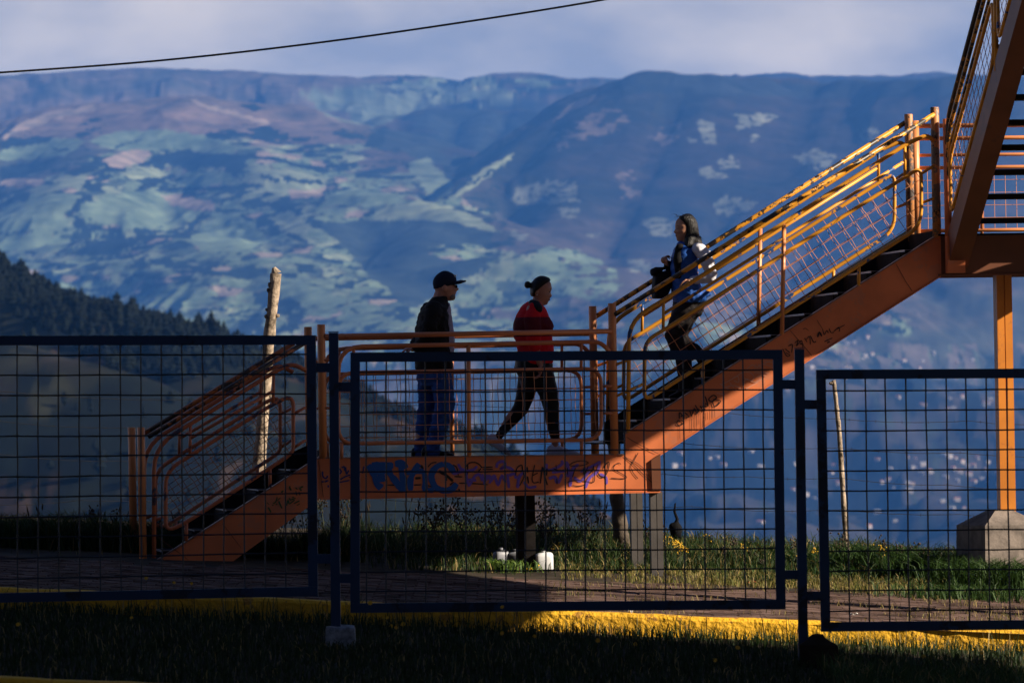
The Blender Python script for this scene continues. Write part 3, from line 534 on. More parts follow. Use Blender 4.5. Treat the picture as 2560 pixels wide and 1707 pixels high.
for x0, x1, y in ((791, 824, 919), (791, 826, 1396), (846, 877, 967), (848, 877, 1445), (1955, 1988, 961), (1963, 1995, 1436), (2009, 2041, 1011), (2016, 2053, 1489)):
    mb = MB(); bar(mb, at(x0, y, FY), at(x1, y, FY), 0.068, 0.04); mb.build('bracket', M['fence'], fn)
def footing(px, pyt, pyb, wpx, cone):
    t = at(px, pyt, FY); b = at(px, pyb, FY); hw = wpx / 2 * FY / FPX; z0 = b.z - 0.1; mb = MB(); sq_ = lambda k, z: [Vector((t.x + a * hw * k * random.uniform(.94, 1.06), FY + c_ * hw * k, z + random.uniform(-.008, .008))) for a, c_ in ((-1, -1), (0, -1.05), (1, -1), (1, 1), (0, 1.05), (-1, 1))]
    mb.rings([sq_(1.05, z0), sq_(1.0, t.z - 0.02), sq_(0.95 if not cone else 0.45, t.z + (0.0 if not cone else 0.03)), sq_(0.6 if not cone else 0.3, t.z + (0.008 if not cone else 0.06))]); mb.build('footing', M['footing'] if not cone else M['soil'], fn)
footing(851, 1566, 1618, 72, False); footing(2044, 1603, 1680, 92, True)
# ------------------------------------------------------------------ pole, barbed wire, cable
def trunk(mb, pts, rad, seg=12, rough=0.12):
    pts = [Vector(p) for p in pts]; ks = 26; P_, R_ = [], []
    for i in range(ks + 1):
        t = i / ks * (len(pts) - 1); k = min(int(t), len(pts) - 2); u = t - k
        P_.append(pts[k].lerp(pts[k + 1], u) + Vector((random.uniform(-1, 1), random.uniform(-1, 1), 0)) * rad[k] * rough * 0.5); R_.append((rad[k] * (1 - u) + rad[k + 1] * u) * random.uniform(1 - rough, 1 + rough))
    return mb.tube(P_, R_, seg)
DP = 55.5
pl = empty('wooden_pole'); tag(pl, 'tall pale weathered wooden pole leaning behind the lower stair railing', 'pole')
mb = MB(); trunk(mb, [at(640, 1400, DP), at(643, 1225, DP), at(668, 900, DP), at(690, 684, DP)], [0.07, 0.066, 0.06, 0.055])
po = mb.build('shaft', M['wood'], pl, smooth=True)
tp = at(690, 684, DP); mb = MB(); mb.tube([tp, tp + Vector((-0.02, 0, 0.06))], [0.054, 0.018], 10); mb.build('split_top', M['wood'], pl)
for k in range(16):
    t = random.random() ** 0.8; c = at(640, 1225, DP).lerp(at(690, 684, DP), t) + Vector((random.choice((-1, 1)) * 0.055, -0.02, 0)); m_ = MB(); m_.ball(c, random.uniform(.012, .022), .012, random.uniform(.012, .03), seg=6); m_.build('bark_knot', M['wood'], po)
wf = tag(empty('wire_fence'), 'barbed wire fence on rough wooden posts along the drop behind the stairs', 'fence')
mb = MB(); trunk(mb, [at(1566, 1430, 55.0), at(1552, 1330, 55.0), at(1540, 1225, 55.0), at(1532, 1060, 55.0)], [0.085, 0.075, 0.068, 0.06]); mb.build('fence_post', M['wood_dark'], wf, smooth=True)
mb = MB(); trunk(mb, [at(2121, 1420, DP), at(2113, 1320, DP), at(2098, 1080, DP), at(2084, 950, DP)], [0.028, 0.027, 0.024, 0.02], 9); pw = mb.build('fence_post', M['wood'], wf, smooth=True)
mb = MB(); mb.ball(at(2080, 958, DP), .03, .02, .02, seg=8); mb.build('bark_knot', M['wood'], pw)
for ln in ([(-200, 968), (0, 977), (500, 999), (660, 1003), (1120, 1010), (1540, 1014), (1750, 1024), (2090, 1046), (2420, 1052), (2700, 1060)], [(-200, 1042), (0, 1052), (330, 1068), (655, 1075), (1120, 1098), (1540, 1104), (1700, 1107), (2095, 1119), (2400, 1131), (2700, 1140)],
           [(-200, 1120), (0, 1135), (300, 1152), (650, 1150), (1120, 1172), (1545, 1182), (1660, 1185), (1870, 1191), (2100, 1194), (2370, 1212), (2700, 1224)], [(-200, 1232), (0, 1262), (200, 1250), (640, 1238), (920, 1245), (1240, 1252), (1548, 1262), (1730, 1266), (2105, 1273), (2400, 1285), (2700, 1300)],
           [(-200, 1290), (0, 1300), (340, 1283), (640, 1300), (900, 1312), (1380, 1330), (1555, 1334), (1750, 1341), (2045, 1353), (2110, 1350), (2500, 1370), (2700, 1375)]):
    pts = [at(x, y, DP - 0.05) for x, y in ln]; mb = MB(); dn = []
    for a, b in zip(pts, pts[1:]):
        k = max(2, int((b - a).length / 0.12))
        for i in range(k): u = i / k; dn.append(a.lerp(b, u) + Vector((0, 0, -0.03 * 4 * u * (1 - u) * min(1, (b - a).length / 1.5) + random.uniform(-.002, .002))))
    dn.append(pts[-1]); mb.tube(dn, 0.0026, 5)
    for i, p in enumerate(dn):
        if i % 2 == 0:
            for _ in range(2):
                d = Vector((random.uniform(-.3, .3), random.uniform(-.5, .5), random.uniform(.5, 1))).normalized() * 0.016; mb.tube([p - d, p + d], [0.0012, 0.0012], 4)
    mb.build('barbed_wire', M['bwire'], wf)
cb = [(-260, 198), (0, 182), (400, 152), (800, 107), (1200, 50), (1510, 0), (1900, -72), (2500, -200)]
cp = [at(x, y, 47) for x, y in cb]; sm = []
for i in range(len(cp) - 1):
    p0, p1, p2, p3 = cp[max(i - 1, 0)], cp[i], cp[i + 1], cp[min(i + 2, len(cp) - 1)]
    sm += [0.5 * ((2 * p1) + (p2 - p0) * t + (2 * p0 - 5 * p1 + 4 * p2 - p3) * t * t + (3 * p1 - p0 - 3 * p2 + p3) * t ** 3) for t in [j / 6 for j in range(6)]]
tag(MB().tube(sm, 0.0085, 8).build('power_cable', M['cable'], smooth=True), 'thin black overhead cable rising to the right across the sky', 'cable')
# ------------------------------------------------------------------ footbridge span beside the view; its unseen panel is added and shaped for shade
sp_ = tag(empty('footbridge_span'), 'orange footbridge span over the road with an unseen solid panel added for shade', 'footbridge')
HX = 8.0; E = 1.6
mb = MB(); mb.prism([(HX, y, z + E) for y, z in ((5, 0.45), (42.25, 0.45), (42.7, 2.62), (47.2, 2.7), (49.7, 3.40), (52.0, 3.46), (52.0, 3.98), (50.75, 4.0), (50.75, 9), (5, 9))], (0.12, 0, 0)); mb.build('shade_panel', M['support'], sp_)
MB().box((HX + 0.13, 5, 5.9), (2.2, 0, 0), (0, 42.5, 0), (0, 0, 0.25)).build('deck', M['tread'], sp_)
MB().box((HX + 2.2, 5, 6.15), (0.05, 0, 0), (0, 42.5, 0), (0, 0, 1.1)).build('parapet', M['orange'], sp_)
for y in (12, 30, 46.6):
    MB().tube([(HX + 1.1, y, -0.9), (HX + 1.1, y, 5.9)], 0.2, 16).build('support_column', M['orange'], sp_, smooth=True)
# ------------------------------------------------------------------ small things lying about
M['grey_plastic'] = mat('dull_jug_plastic', (0.24, 0.25, 0.29), 0.45, 0.3, 8)
def jug(px, py, n, w, h, rz, pm='white_plastic'):
    s, z = SP(px, py, n); base = W(s, n, 0); z = verge_z(base.x, base.y); r_ = tag(empty('plastic_jug'), None)
    X_ = Vector((math.cos(rz), math.sin(rz), 0)); Y_ = Vector((-X_.y, X_.x, 0)); d = w * 0.7; mb = MB(); rs = []
    for t, k in ((0, .94), (.05, 1), (.55, 1), (.72, .97), (.86, .88), (.94, .6), (.97, .26), (1.0, .22)):
        ring = []
        for a in range(20):
            q = 2 * math.pi * a / 20; c, s_ = math.cos(q), math.sin(q); e = 0.45 if k > .6 else 1
            ring.append(Vector((base.x, base.y, z + h * t)) + X_ * (math.copysign(abs(c) ** e, c) * w / 2 * k) + Y_ * (math.copysign(abs(s_) ** e, s_) * d / 2 * k))
        rs.append(ring)
    mb.rings(rs); mb.build('jug_body', M[pm], r_, smooth=True)
    top = Vector((base.x, base.y, z + h)); MB().tube([top, top + UPZ * 0.02], w * 0.13, 12).build('jug_cap', M[pm], r_)
    hp = Vector((base.x, base.y, z)) + X_ * w * 0.1; MB().tube(rnd([hp + UPZ * h * .93, hp + X_ * w * 0.36 + UPZ * h * .9, hp + X_ * w * 0.36 + UPZ * h * .6], 0.03), 0.012, 8).build('jug_handle', M[pm], r_, smooth=True)
    return r_
tag(jug(1360, 1424, 0.72, 0.17, 0.165, 0.2), 'white plastic jug standing at the right of the dark landing support', 'jug')
tag(jug(1287, 1422, 0.95, 0.14, 0.15, -0.3, 'grey_plastic'), 'white plastic jug half hidden just left of the dark landing support', 'jug')
tag(jug(1253, 1420, 1.1, 0.15, 0.15, 0.5, 'grey_plastic'), 'white plastic jug behind the leafy tuft, second left of the dark support', 'jug')
b0 = SPW(1300, 1424, 0.3); mb = MB(); pts = []
for i in range(16): x = b0.x + 0.012 * i; yy = b0.y + 0.05 * math.sin(i * 0.9); pts.append(Vector((x, yy, verge_z(x, yy) + 0.02 + 0.012 * math.sin(i * 1.7))))
mb.tube(pts, 0.009, 6); mb.tube([pts[12], pts[12] + Vector((0.03, 0.02, 0.03))], 0.008, 6)
tag(mb.build('strap', M['strap'], smooth=True), 'crumpled yellow strap on the ground at the foot of the dark support', 'strap')
def scrap(px, py, D, w, m, name, label, cat):
    p = at(px, py, D); z = verge_z(p.x, p.y) if D > 50 else ground_z(p.x, p.y); mb = MB(); n = 5; vs_ = [(p.x + (i / (n - 1) - .5) * w, p.y + (j / (n - 1) - .5) * w * .7, z + 0.008 + random.uniform(0, .03)) for j in range(n) for i in range(n)]
    mb.add(vs_, [(j * n + i, j * n + i + 1, (j + 1) * n + i + 1, (j + 1) * n + i) for j in range(n - 1) for i in range(n - 1)]); tag(mb.build(name, m), label, cat)
scrap(1880, 1433, 51.6, 0.07, M['red'], 'wrapper', 'small crumpled red wrapper in the sunlit verge grass', 'litter')
scrap(2135, 1540, 46.2, 0.06, M['paper'], 'paper_scrap', 'small white scrap of paper on the sunlit paving', 'litter')
scrap(1575, 1538, 45.1, 0.05, M['paper'], 'paper_scrap', 'small white scrap of paper on top of the yellow kerb', 'litter')
# dark bag tied to the wire
hb = tag(empty('hanging_bag'), 'torn black plastic bag hanging knotted from the barbed wire', 'bag'); mb = MB()
mb.tube([at(1688, 1258, 55.4), at(1686, 1278, 55.4), at(1693, 1297, 55.4), at(1691, 1306, 55.4)], [0.009, 0.014, 0.018, 0.022], 8, round_ends=True)
mb.ball(at(1690, 1325, 55.4), .062, .05, .085); mb.ball(at(1682, 1318, 55.4), .04, .04, .05); mb.tube([at(1697, 1330, 55.4), at(1702, 1345, 55.4)], [.03, .006], 8); mb.tube([at(1684, 1335, 55.4), at(1686, 1344, 55.4)], [.025, .006], 8)
fuse(mb, 'bag_body', M['plastic_black'], hb, 0.008, 2)
# ------------------------------------------------------------------ far terrain
def cover_mat(name, ns, bump_d):
    m = bpy.data.materials.new(name); m.use_nodes = True; t = m.node_tree; b = t.nodes['Principled BSDF']; at_ = t.nodes.new('ShaderNodeAttribute'); at_.attribute_name = 'cover'; tc = t.nodes.new('ShaderNodeTexCoord')
    n = t.nodes.new('ShaderNodeTexNoise'); n.inputs['Scale'].default_value = ns; n.inputs['Detail'].default_value = 6; n.inputs['Roughness'].default_value = 0.6; t.links.new(tc.outputs['Object'], n.inputs['Vector'])
    r = t.nodes.new('ShaderNodeValToRGB'); r.color_ramp.elements[0].color = (0.45, 0.5, 0.5, 1); r.color_ramp.elements[1].color = (1.35, 1.3, 1.25, 1); r.color_ramp.elements[0].position = .3; r.color_ramp.elements[1].position = .7
    x = t.nodes.new('ShaderNodeMix'); x.data_type = 'RGBA'; x.blend_type = 'MULTIPLY'; x.inputs['Factor'].default_value = 1
    t.links.new(n.outputs['Fac'], r.inputs['Fac']); t.links.new(at_.outputs['Color'], x.inputs['A']); t.links.new(r.outputs['Color'], x.inputs['B']); t.links.new(x.outputs['Result'], b.inputs['Base Color']); b.inputs['Roughness'].default_value = 0.95; b.inputs['Specular IOR Level'].default_value = 0.1
    return m
M['land'] = cover_mat('mountain_land', 0.012, 0); M['hill'] = cover_mat('hillside_land', 0.06, 0)
KM = 1500.0; KF = KM / 1000
def ridge_field(X, Y, ridges, base, km=1000.0):
    Z = base.copy(); dmin = np.full(X.shape, 1e9)
    for slope, soft, pts in ridges:
        soft = soft * km / 1000; q = [at(px, py, D * km) for px, py, D in pts]; best = np.full(X.shape, -1e9)
        for a, b in zip(q, q[1:]):
            dx, dy = b.x - a.x, b.y - a.y; L2 = dx * dx + dy * dy; t = np.clip(((X - a.x) * dx + (Y - a.y) * dy) / L2, 0, 1)
            d = np.hypot(X - a.x - t * dx, Y - a.y - t * dy); z = a.z + t * (b.z - a.z) - slope * (np.sqrt(d * d + soft * soft) - soft); best = np.maximum(best, z); dmin = np.minimum(dmin, d)
        k = 18.0 * km / 1000; h = np.clip(0.5 + 0.5 * (best - Z) / k, 0, 1); Z = Z * (1 - h) + best * h + k * h * (1 - h) * 0.5
    return Z, dmin
def voronoi(x, y):
    xi, yi = np.floor(x).astype(int), np.floor(y).astype(int); f1 = np.full(x.shape, 9.); f2 = f1.copy(); idv = np.zeros(x.shape)
    for i in (-1, 0, 1):
        for j in (-1, 0, 1):
            cx, cy = xi + i, yi + j; d = np.hypot(cx + _T[cx & 255, cy & 255] - x, cy + _T[(cx + 91) & 255, (cy + 37) & 255] - y); c = d < f1
            f2 = np.where(c, f1, np.minimum(f2, d)); idv = np.where(c, _T[(cx + 13) & 255, (cy + 151) & 255], idv); f1 = np.where(c, d, f1)
    return f1, f2, idv
def to_px(X, Y, Z):
    vx, vy, vz = X - CAM.x, Y - CAM.y, Z - CAM.z; w_ = vx * _f.x + vy * _f.y + vz * _f.z
    return CX + FPX * (vx * _r.x + vy * _r.y + vz * _r.z) / w_, CY - FPX * (vx * _u.x + vy * _u.y + vz * _u.z) / w_
RID = [
    (0.33, 120, [(-1500, 260, 12), (-700, 230, 12), (0, 192, 12), (200, 180, 12), (380, 171, 12), (560, 179, 12), (750, 193, 12), (860, 198, 12.2), (950, 191, 12.3), (1040, 191, 12.3), (1140, 204, 12.3), (1230, 193, 12.2), (1280, 182, 12.2), (1340, 189, 12.2), (1420, 198, 12), (1520, 199, 12), (1700, 201, 12.5), (1800, 197, 12.5), (1940, 188, 12.5), (2020, 203, 12.5), (2060, 193, 12.3), (2200, 194, 12), (2330, 187, 12), (2560, 191, 12), (3300, 240, 12), (4000, 260, 12)]),
    (0.30, 150, [(-1500, 480, 10), (-700, 410, 10), (0, 342, 10), (150, 302, 10), (300, 257, 10), (440, 241, 10), (560, 259, 10), (700, 306, 9.8), (850, 380, 9.5), (960, 440, 9.2), (1050, 505, 8.8), (1110, 560, 8.4)]),
    (0.68, 40, [(890, 390, 11), (980, 292, 10.8), (1120, 276, 10.8), (1290, 273, 10.8), (1400, 290, 10.5)]),
    (0.68, 40, [(980, 292, 10.8), (930, 400, 10.0), (960, 470, 9.6)]), (0.68, 40, [(1230, 275, 10.8), (1180, 400, 10.0), (1100, 500, 9.4)]),
    (0.72, 40, [(1500, 218, 9.5), (1620, 183, 9.3), (1740, 186, 9.3), (1900, 197, 9.5), (2060, 209, 9.5), (2200, 203, 9.3), (2360, 194, 9), (2700, 191, 9), (3300, 230, 9), (4000, 280, 9)]),
    (0.80, 30, [(1500, 218, 9.5), (1390, 300, 9.2), (1250, 400, 8.8), (1090, 510, 8.3), (1000, 600, 8.0)]),
    (0.62, 60, [(1620, 183, 9.3), (1540, 360, 8.8), (1440, 500, 8.3), (1330, 650, 7.8)]), (0.62, 60, [(1760, 187, 9.3), (1740, 380, 8.7), (1660, 560, 8.1), (1600, 700, 7.6)]),
    (0.62, 60, [(2000, 205, 9.5), (1930, 400, 8.7), (1900, 560, 8.1), (1820, 700, 7.6)]), (0.62, 60, [(2300, 198, 9.1), (2240, 400, 8.6), (2150, 580, 8.0), (2060, 720, 7.5)]), (0.62, 60, [(2600, 192, 9), (2500, 420, 8.4), (2420, 620, 7.8)]),
    (0.42, 50, [(500, 490, 9.0), (700, 478, 8.8), (830, 481, 8.6), (980, 488, 8.4), (1130, 522, 8.2), (1260, 582, 7.9), (1350, 660, 7.6)]),
    (0.42, 50, [(1000, 720, 7.3), (1120, 665, 7.3), (1230, 642, 7.3), (1350, 632, 7.3), (1480, 682, 7.2), (1600, 765, 7.0), (1760, 850, 6.5)]),
    (0.34, 80, [(200, 600, 8.4), (420, 590, 8.2), (650, 630, 7.6), (820, 690, 7.2), (960, 765, 6.9), (1060, 840, 6.5)]),
    (0.6, 60, [(1560, 205, 9.4), (1480, 300, 9.0), (1400, 420, 8.6)]), (0.55, 60, [(1850, 195, 9.4), (1830, 330, 8.9), (1790, 470, 8.4)]), (0.55, 60, [(2130, 207, 9.4), (2080, 360, 8.8), (2010, 520, 8.2)]), (0.55, 60, [(2430, 196, 9.0), (2370, 360, 8.6), (2300, 540, 8.0)]), (0.7, 40, [(1060, 280, 10.8), (1040, 370, 10.2), (1030, 450, 9.7)]), (0.7, 40, [(1340, 280, 10.7), (1290, 360, 10.1), (1220, 440, 9.5)]),
    (0.5, 50, [(560, 262, 10.0), (600, 360, 9.4), (700, 430, 9.0)]), (0.5, 50, [(250, 280, 10.0), (230, 400, 9.2), (180, 500, 8.7)]), (0.5, 50, [(850, 490, 8.6), (800, 600, 8.0), (700, 690, 7.4)]), (0.5, 50, [(1130, 525, 8.2), (1060, 640, 7.6), (960, 740, 7.1)]),
    (0.30, 80, [(1250, 880, 6.2), (1500, 850, 6.4), (1700, 880, 6.2), (1900, 940, 5.8)]),
]
u = np.concatenate([np.linspace(-1500, -150, 70), np.linspace(-145, 2705, 840), np.linspace(2710, 4000, 70)]); Dk = np.concatenate([np.linspace(3000, 6000, 90), np.linspace(6010, 11200, 560), np.linspace(11230, 13600, 60)])
Dk = Dk * KF
U, DD = np.meshgrid(u, Dk); X = (U - CX) / FPX * DD; Y = DD; Xn, Yn = X / KF, Y / KF
wx = Xn + 120 * (fbm(Xn / 400, Yn / 400, 4) - .5); wy = Yn + 120 * (fbm(Xn / 400 + 31, Yn / 400 + 9, 4) - .5)
base = np.interp(DD / KF, [3000, 4200, 5500, 7000, 8400, 10000, 13600], [-180, -118, -62, 20, 70, 90, 120]).astype(float) * KF
Z, dm = ridge_field(X, Y, RID, base, KM)
_px, _py = to_px(X, Y, Z); dk0 = np.exp(-(((_px - 1950) / 800) ** 2 + ((_py - 450) / 300) ** 2) ** 2); amp = np.clip(dm / (260 * KF), 0, 1) * KF; rid = 1 - np.abs(2 * fbm(wx / 330 + 3, wy / 520 + 7, 5) - 1); rid2 = 1 - np.abs(2 * fbm(wx / 110 + 30, wy / 330 + 70, 4) - 1)
Z = Z + amp * (70 * (rid - 0.72) + 34 * (rid2 - .72) * (1 + 1.3 * dk0) + 40 * dk0 * (fbm(wx / 210 + 70, wy / 300 + 5, 4) - .5) + 9 * (fbm(Xn / 50, Yn / 90, 4) - .5)) + KF * 12 * (fbm(Xn / 80 + 7, Yn / 120, 4) - .5)
PX, PY = to_px(X, Y, Z); Zn = Z / KF
def blob(cx, cy, rx, ry, p=1.0): return np.exp(-(((PX - cx) / rx) ** 2 + ((PY - cy) / ry) ** 2) ** p)
# land cover with some painted sun and shade: fields follow the slope, so their pattern is laid out along it (x, height)
sx_, sz_ = Xn + 26 * (fbm(Xn / 60, Zn / 30 + Yn / 900, 4) - .5), Zn + 13 * (fbm(Xn / 60 + 40, Zn / 30 + Yn / 900, 4) - .5)
past = 0.95 * blob(560, 560, 640, 230, 1.3) + 0.6 * blob(500, 760, 700, 160) + 0.75 * blob(1150, 215, 260, 45) + 0.7 * blob(1290, 700, 200, 70) + 0.6 * blob(900, 800, 200, 90) + .5 * blob(1500, 900, 500, 120) + .45 * blob(2100, 850, 500, 90)
past = np.clip(past + 0.75 * (fbm(sx_ / 70, sz_ / 22, 5) - 0.5), 0, 1.2)
f1, f2, idv = voronoi(sx_ / 34, sz_ / 13 + Yn / 700); g1, g2, idg = voronoi(sx_ / 11 + 40, sz_ / 5 + 9 + Yn / 500)
c = np.zeros(X.shape + (3,)); C_ = lambda *a: np.array(a)
moor = fbm(sx_ / 120 + 9, sz_ / 50 + Yn / 900, 5); c[:] = C_(0.050, 0.056, 0.046); mm = np.clip((moor - .40) * 5, 0, 1)[..., None]; c = c * (1 - mm) + C_(0.105, 0.086, 0.070) * mm
brown = np.clip(blob(380, 300, 520, 62, 1.5) + .6 * blob(800, 400, 130, 60), 0, 1)[..., None] * (0.65 + .7 * fbm(sx_ / 50, sz_ / 9, 4))[..., None]; brown = np.clip(brown, 0, 1); c = c * (1 - brown) + C_(0.17, 0.125, 0.10) * brown
dk = np.clip(blob(1950, 420, 800, 330, 2.0) + blob(1180, 350, 260, 90, 1.5), 0, 1)[..., None]; c = c * (1 - .72 * dk)  # darkens the right mountain: its shade is put into the colour
tone = np.where((idv < .55)[..., None], C_(0.135, 0.185, 0.115), np.where((idv < .8)[..., None], C_(0.19, 0.23, 0.145), np.where((idv < .9)[..., None], C_(0.26, 0.215, 0.165), C_(0.06, 0.085, 0.06))))
tone = tone * (0.82 + 0.36 * idg)[..., None]
sm_ = np.clip((past - 0.46) / 0.05, 0, 1)[..., None] * np.where(f2 - f1 > 0.045, 1, 0.15)[..., None]; c = c * (1 - sm_) + tone * sm_
wood = (fbm(sx_ / 26 + 60, sz_ / 9 + 3 + Yn / 900, 5) > 0.565) & (past > 0.3); c[wood] = C_(0.012, 0.020, 0.018)
spk = (idg > .90) & (past > .35) & (g1 < .33); c[spk] = C_(0.012, 0.020, 0.018)
PXw = PX + 34 * (fbm(Xn / 16, Zn / 8 + Yn / 900, 5) - .5); PYw = PY + 16 * (fbm(Xn / 16 + 70, Zn / 8 + Yn / 900, 5) - .5)
def inside(poly, ox=0.0, sc=1.8375):
    q = [(ox + x / sc, y / sc) for x, y in poly]; m_ = np.zeros(X.shape, bool)
    for (ax_, ay), (bx_, by) in zip(q, q[1:] + q[:1]): m_ ^= ((ay > PYw) != (by > PYw)) & (PXw < (bx_ - ax_) * (PYw - ay) / (by - ay + 1e-9) + ax_)
    return m_
def line(pts, w, ox=0.0, sc=1.8375):
    m_ = np.zeros(X.shape, bool)
    for (x0, y0), (x1, y1) in zip(pts, pts[1:]):
        ax_, ay, bx_, by = ox + x0 / sc, y0 / sc, ox + x1 / sc, y1 / sc; t = np.clip(((PXw - ax_) * (bx_ - ax_) + (PYw - ay) * (by - ay)) / ((bx_ - ax_) ** 2 + (by - ay) ** 2), 0, 1); m_ |= np.hypot(PXw - ax_ - t * (bx_ - ax_), (PYw - ay - t * (by - ay)) * 1.4) < w * (.6 + .8 * fbm(PX / 9, PY / 9, 2))
    return m_
GRN, LGR, TAN, WOD = C_(0.15, 0.205, 0.13), C_(0.21, 0.25, 0.155), C_(0.27, 0.215, 0.17), C_(0.011, 0.018, 0.018)
var = (0.8 + .4 * fbm(sx_ / 18, sz_ / 4, 4))[..., None]
def paint(m_, col): c[m_] = (col * var)[m_]
paint(inside([(1700, 600), (1800, 560), (1990, 508), (2200, 505), (2352, 530), (2420, 560), (2352, 640), (2200, 760), (2080, 900), (1950, 900), (1850, 800), (1740, 720)]) & (moor < .56), C_(0.026, 0.034, 0.032))
paint(inside([(1870, 760), (1960, 720), (2040, 790), (2090, 850), (2040, 930), (1960, 890)]), C_(0.13, 0.17, 0.115))
for p in ([(1380, 420), (1900, 380), (2352, 420), (2352, 500), (2000, 490), (1700, 590), (1500, 540)],): paint(inside(p) & (moor > .40), C_(0.12, 0.15, 0.11))
for p in ([(400, 640), (560, 605), (760, 598), (950, 625), (1110, 685), (1040, 705), (880, 690), (700, 695), (560, 690), (450, 670)], [(360, 960), (480, 900), (740, 890), (900, 960), (880, 1020), (700, 1050), (480, 1040), (380, 1000)], [(0, 960), (200, 900), (390, 890), (300, 985), (340, 1050), (150, 1060), (0, 1070)],
          [(900, 1060), (1000, 980), (1140, 1000), (1190, 1060), (1240, 1110), (1100, 1160), (930, 1160), (880, 1100)], [(1500, 880), (1600, 870), (1800, 890), (1900, 930), (1700, 950), (1500, 940)], [(870, 800), (1040, 790), (1080, 830), (920, 860), (780, 850)], [(0, 1080), (180, 1080), (340, 1120), (240, 1160), (0, 1150)], [(0, 690), (180, 640), (400, 640), (300, 720), (0, 740)],
          [(690, 1360), (850, 1300), (1000, 1340), (900, 1420), (760, 1400)], [(1240, 1260), (1420, 1300), (1600, 1390), (1500, 1420), (1300, 1360)]): paint(inside(p), GRN)
for p in ([(1120, 790), (1200, 770), (1400, 790), (1560, 850), (1450, 870), (1280, 900), (1160, 850)], [(1920, 915), (2080, 950), (2200, 1000), (2310, 1065), (2200, 1050), (2040, 1010), (1720, 1010), (1740, 970)], [(1220, 1000), (1350, 960), (1420, 1040), (1440, 1120), (1330, 1100)], [(560, 790), (860, 770), (830, 810), (600, 830)], [(130, 880), (300, 830), (430, 790), (380, 850), (200, 895)], [(2060, 900), (2200, 780), (2352, 700), (2352, 740), (2180, 850), (2090, 930)], [(2210, 1260), (2352, 1150), (2352, 1290), (2260, 1280)]): paint(inside(p), LGR)
for p in ([(740, 900), (830, 890), (1000, 940), (960, 970), (830, 960)], [(470, 740), (600, 690), (690, 690), (680, 730), (570, 780)], [(10, 820), (200, 820), (190, 850), (10, 855)], [(1320, 880), (1530, 860), (1480, 900), (1340, 915)], [(1190, 698), (1250, 698), (1250, 716), (1190, 716)], [(1420, 735), (1500, 742), (1490, 766), (1420, 762)], [(980, 1228), (1060, 1232), (1050, 1250), (985, 1248)], [(1510, 1445), (1580, 1418), (1570, 1440), (1515, 1455)], [(1560, 1010), (1600, 975), (1690, 965), (1660, 1000)], [(0, 600), (250, 510), (440, 478), (430, 505), (230, 560), (0, 640)], [(830, 450), (1000, 490), (1250, 560), (1220, 575), (950, 500)]): paint(inside(p), TAN)
for p in ([(690, 700), (880, 700), (1080, 715), (1050, 760), (900, 770), (700, 750)], [(1010, 740), (1120, 710), (1130, 780), (1080, 820), (1030, 780)], [(0, 760), (240, 740), (180, 790), (0, 830)], [(220, 680), (330, 686), (280, 700)], [(0, 640), (240, 625), (230, 655), (0, 690)], [(350, 610), (430, 610), (420, 630), (360, 632)], [(1100, 480), (1170, 475), (1220, 500), (1150, 510)], [(1690, 660), (1720, 610), (1780, 580), (1780, 640), (1720, 690)], [(1150, 590), (1250, 580), (1330, 620), (1240, 650), (1160, 640)]): paint(inside(p), WOD)
for p, w in (([(310, 985), (400, 910)], 9), ([(740, 872), (1000, 870), (1190, 850)], 8), ([(640, 870), (780, 815)], 8), ([(310, 985), (400, 1045), (560, 1065)], 8), ([(870, 1050), (930, 980)], 9), ([(1300, 820), (1550, 855)], 7), ([(1450, 940), (1520, 870)], 7), ([(1430, 1010), (1490, 1040)], 10), ([(1230, 1012), (1280, 1052)], 8), ([(1330, 1080), (1400, 1102)], 7), ([(1530, 760), (1600, 775)], 10), ([(1200, 810), (1270, 830)], 7), ([(0, 940), (110, 890)], 9), ([(440, 740), (350, 790)], 7), ([(1270, 950), (1380, 965)], 8), ([(1120, 990), (1190, 1050)], 6), ([(1920, 890), (1960, 912)], 8), ([(2060, 905), (2352, 640)], 7), ([(2352, 735), (2150, 850)], 4), ([(640, 640), (500, 690)], 3)): paint(line(p, w), WOD)
mot = fbm(sx_ / 16, sz_ / 7, 4) > .47
for p in ([(350, 1040), (480, 1060), (860, 1050), (880, 1120), (700, 1160), (480, 1200), (400, 1120)], [(600, 1200), (900, 1190), (1080, 1210), (900, 1260), (650, 1250)]): paint(inside(p) & mot, WOD)
paint(inside([(1480, 1030), (1700, 1015), (2050, 1020), (2250, 1065), (2300, 1200), (2100, 1300), (1900, 1420), (1700, 1270), (1560, 1120)]) & (moor < .55), C_(0.030, 0.042, 0.036))
OX = 1280.0
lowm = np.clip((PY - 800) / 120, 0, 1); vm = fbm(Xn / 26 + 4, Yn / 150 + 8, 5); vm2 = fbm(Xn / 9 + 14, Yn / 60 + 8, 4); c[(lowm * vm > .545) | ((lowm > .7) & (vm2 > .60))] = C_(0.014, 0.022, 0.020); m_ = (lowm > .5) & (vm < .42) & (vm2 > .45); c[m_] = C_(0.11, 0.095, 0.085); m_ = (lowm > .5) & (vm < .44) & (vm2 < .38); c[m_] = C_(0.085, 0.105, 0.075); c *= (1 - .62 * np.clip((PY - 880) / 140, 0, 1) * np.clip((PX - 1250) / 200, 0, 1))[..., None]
paint(inside([(450, 372), (640, 332), (900, 348), (1400, 388), (1900, 356), (2352, 345), (2352, 440), (1400, 455), (900, 440), (560, 430), (400, 490)], OX), C_(0.022, 0.028, 0.03))
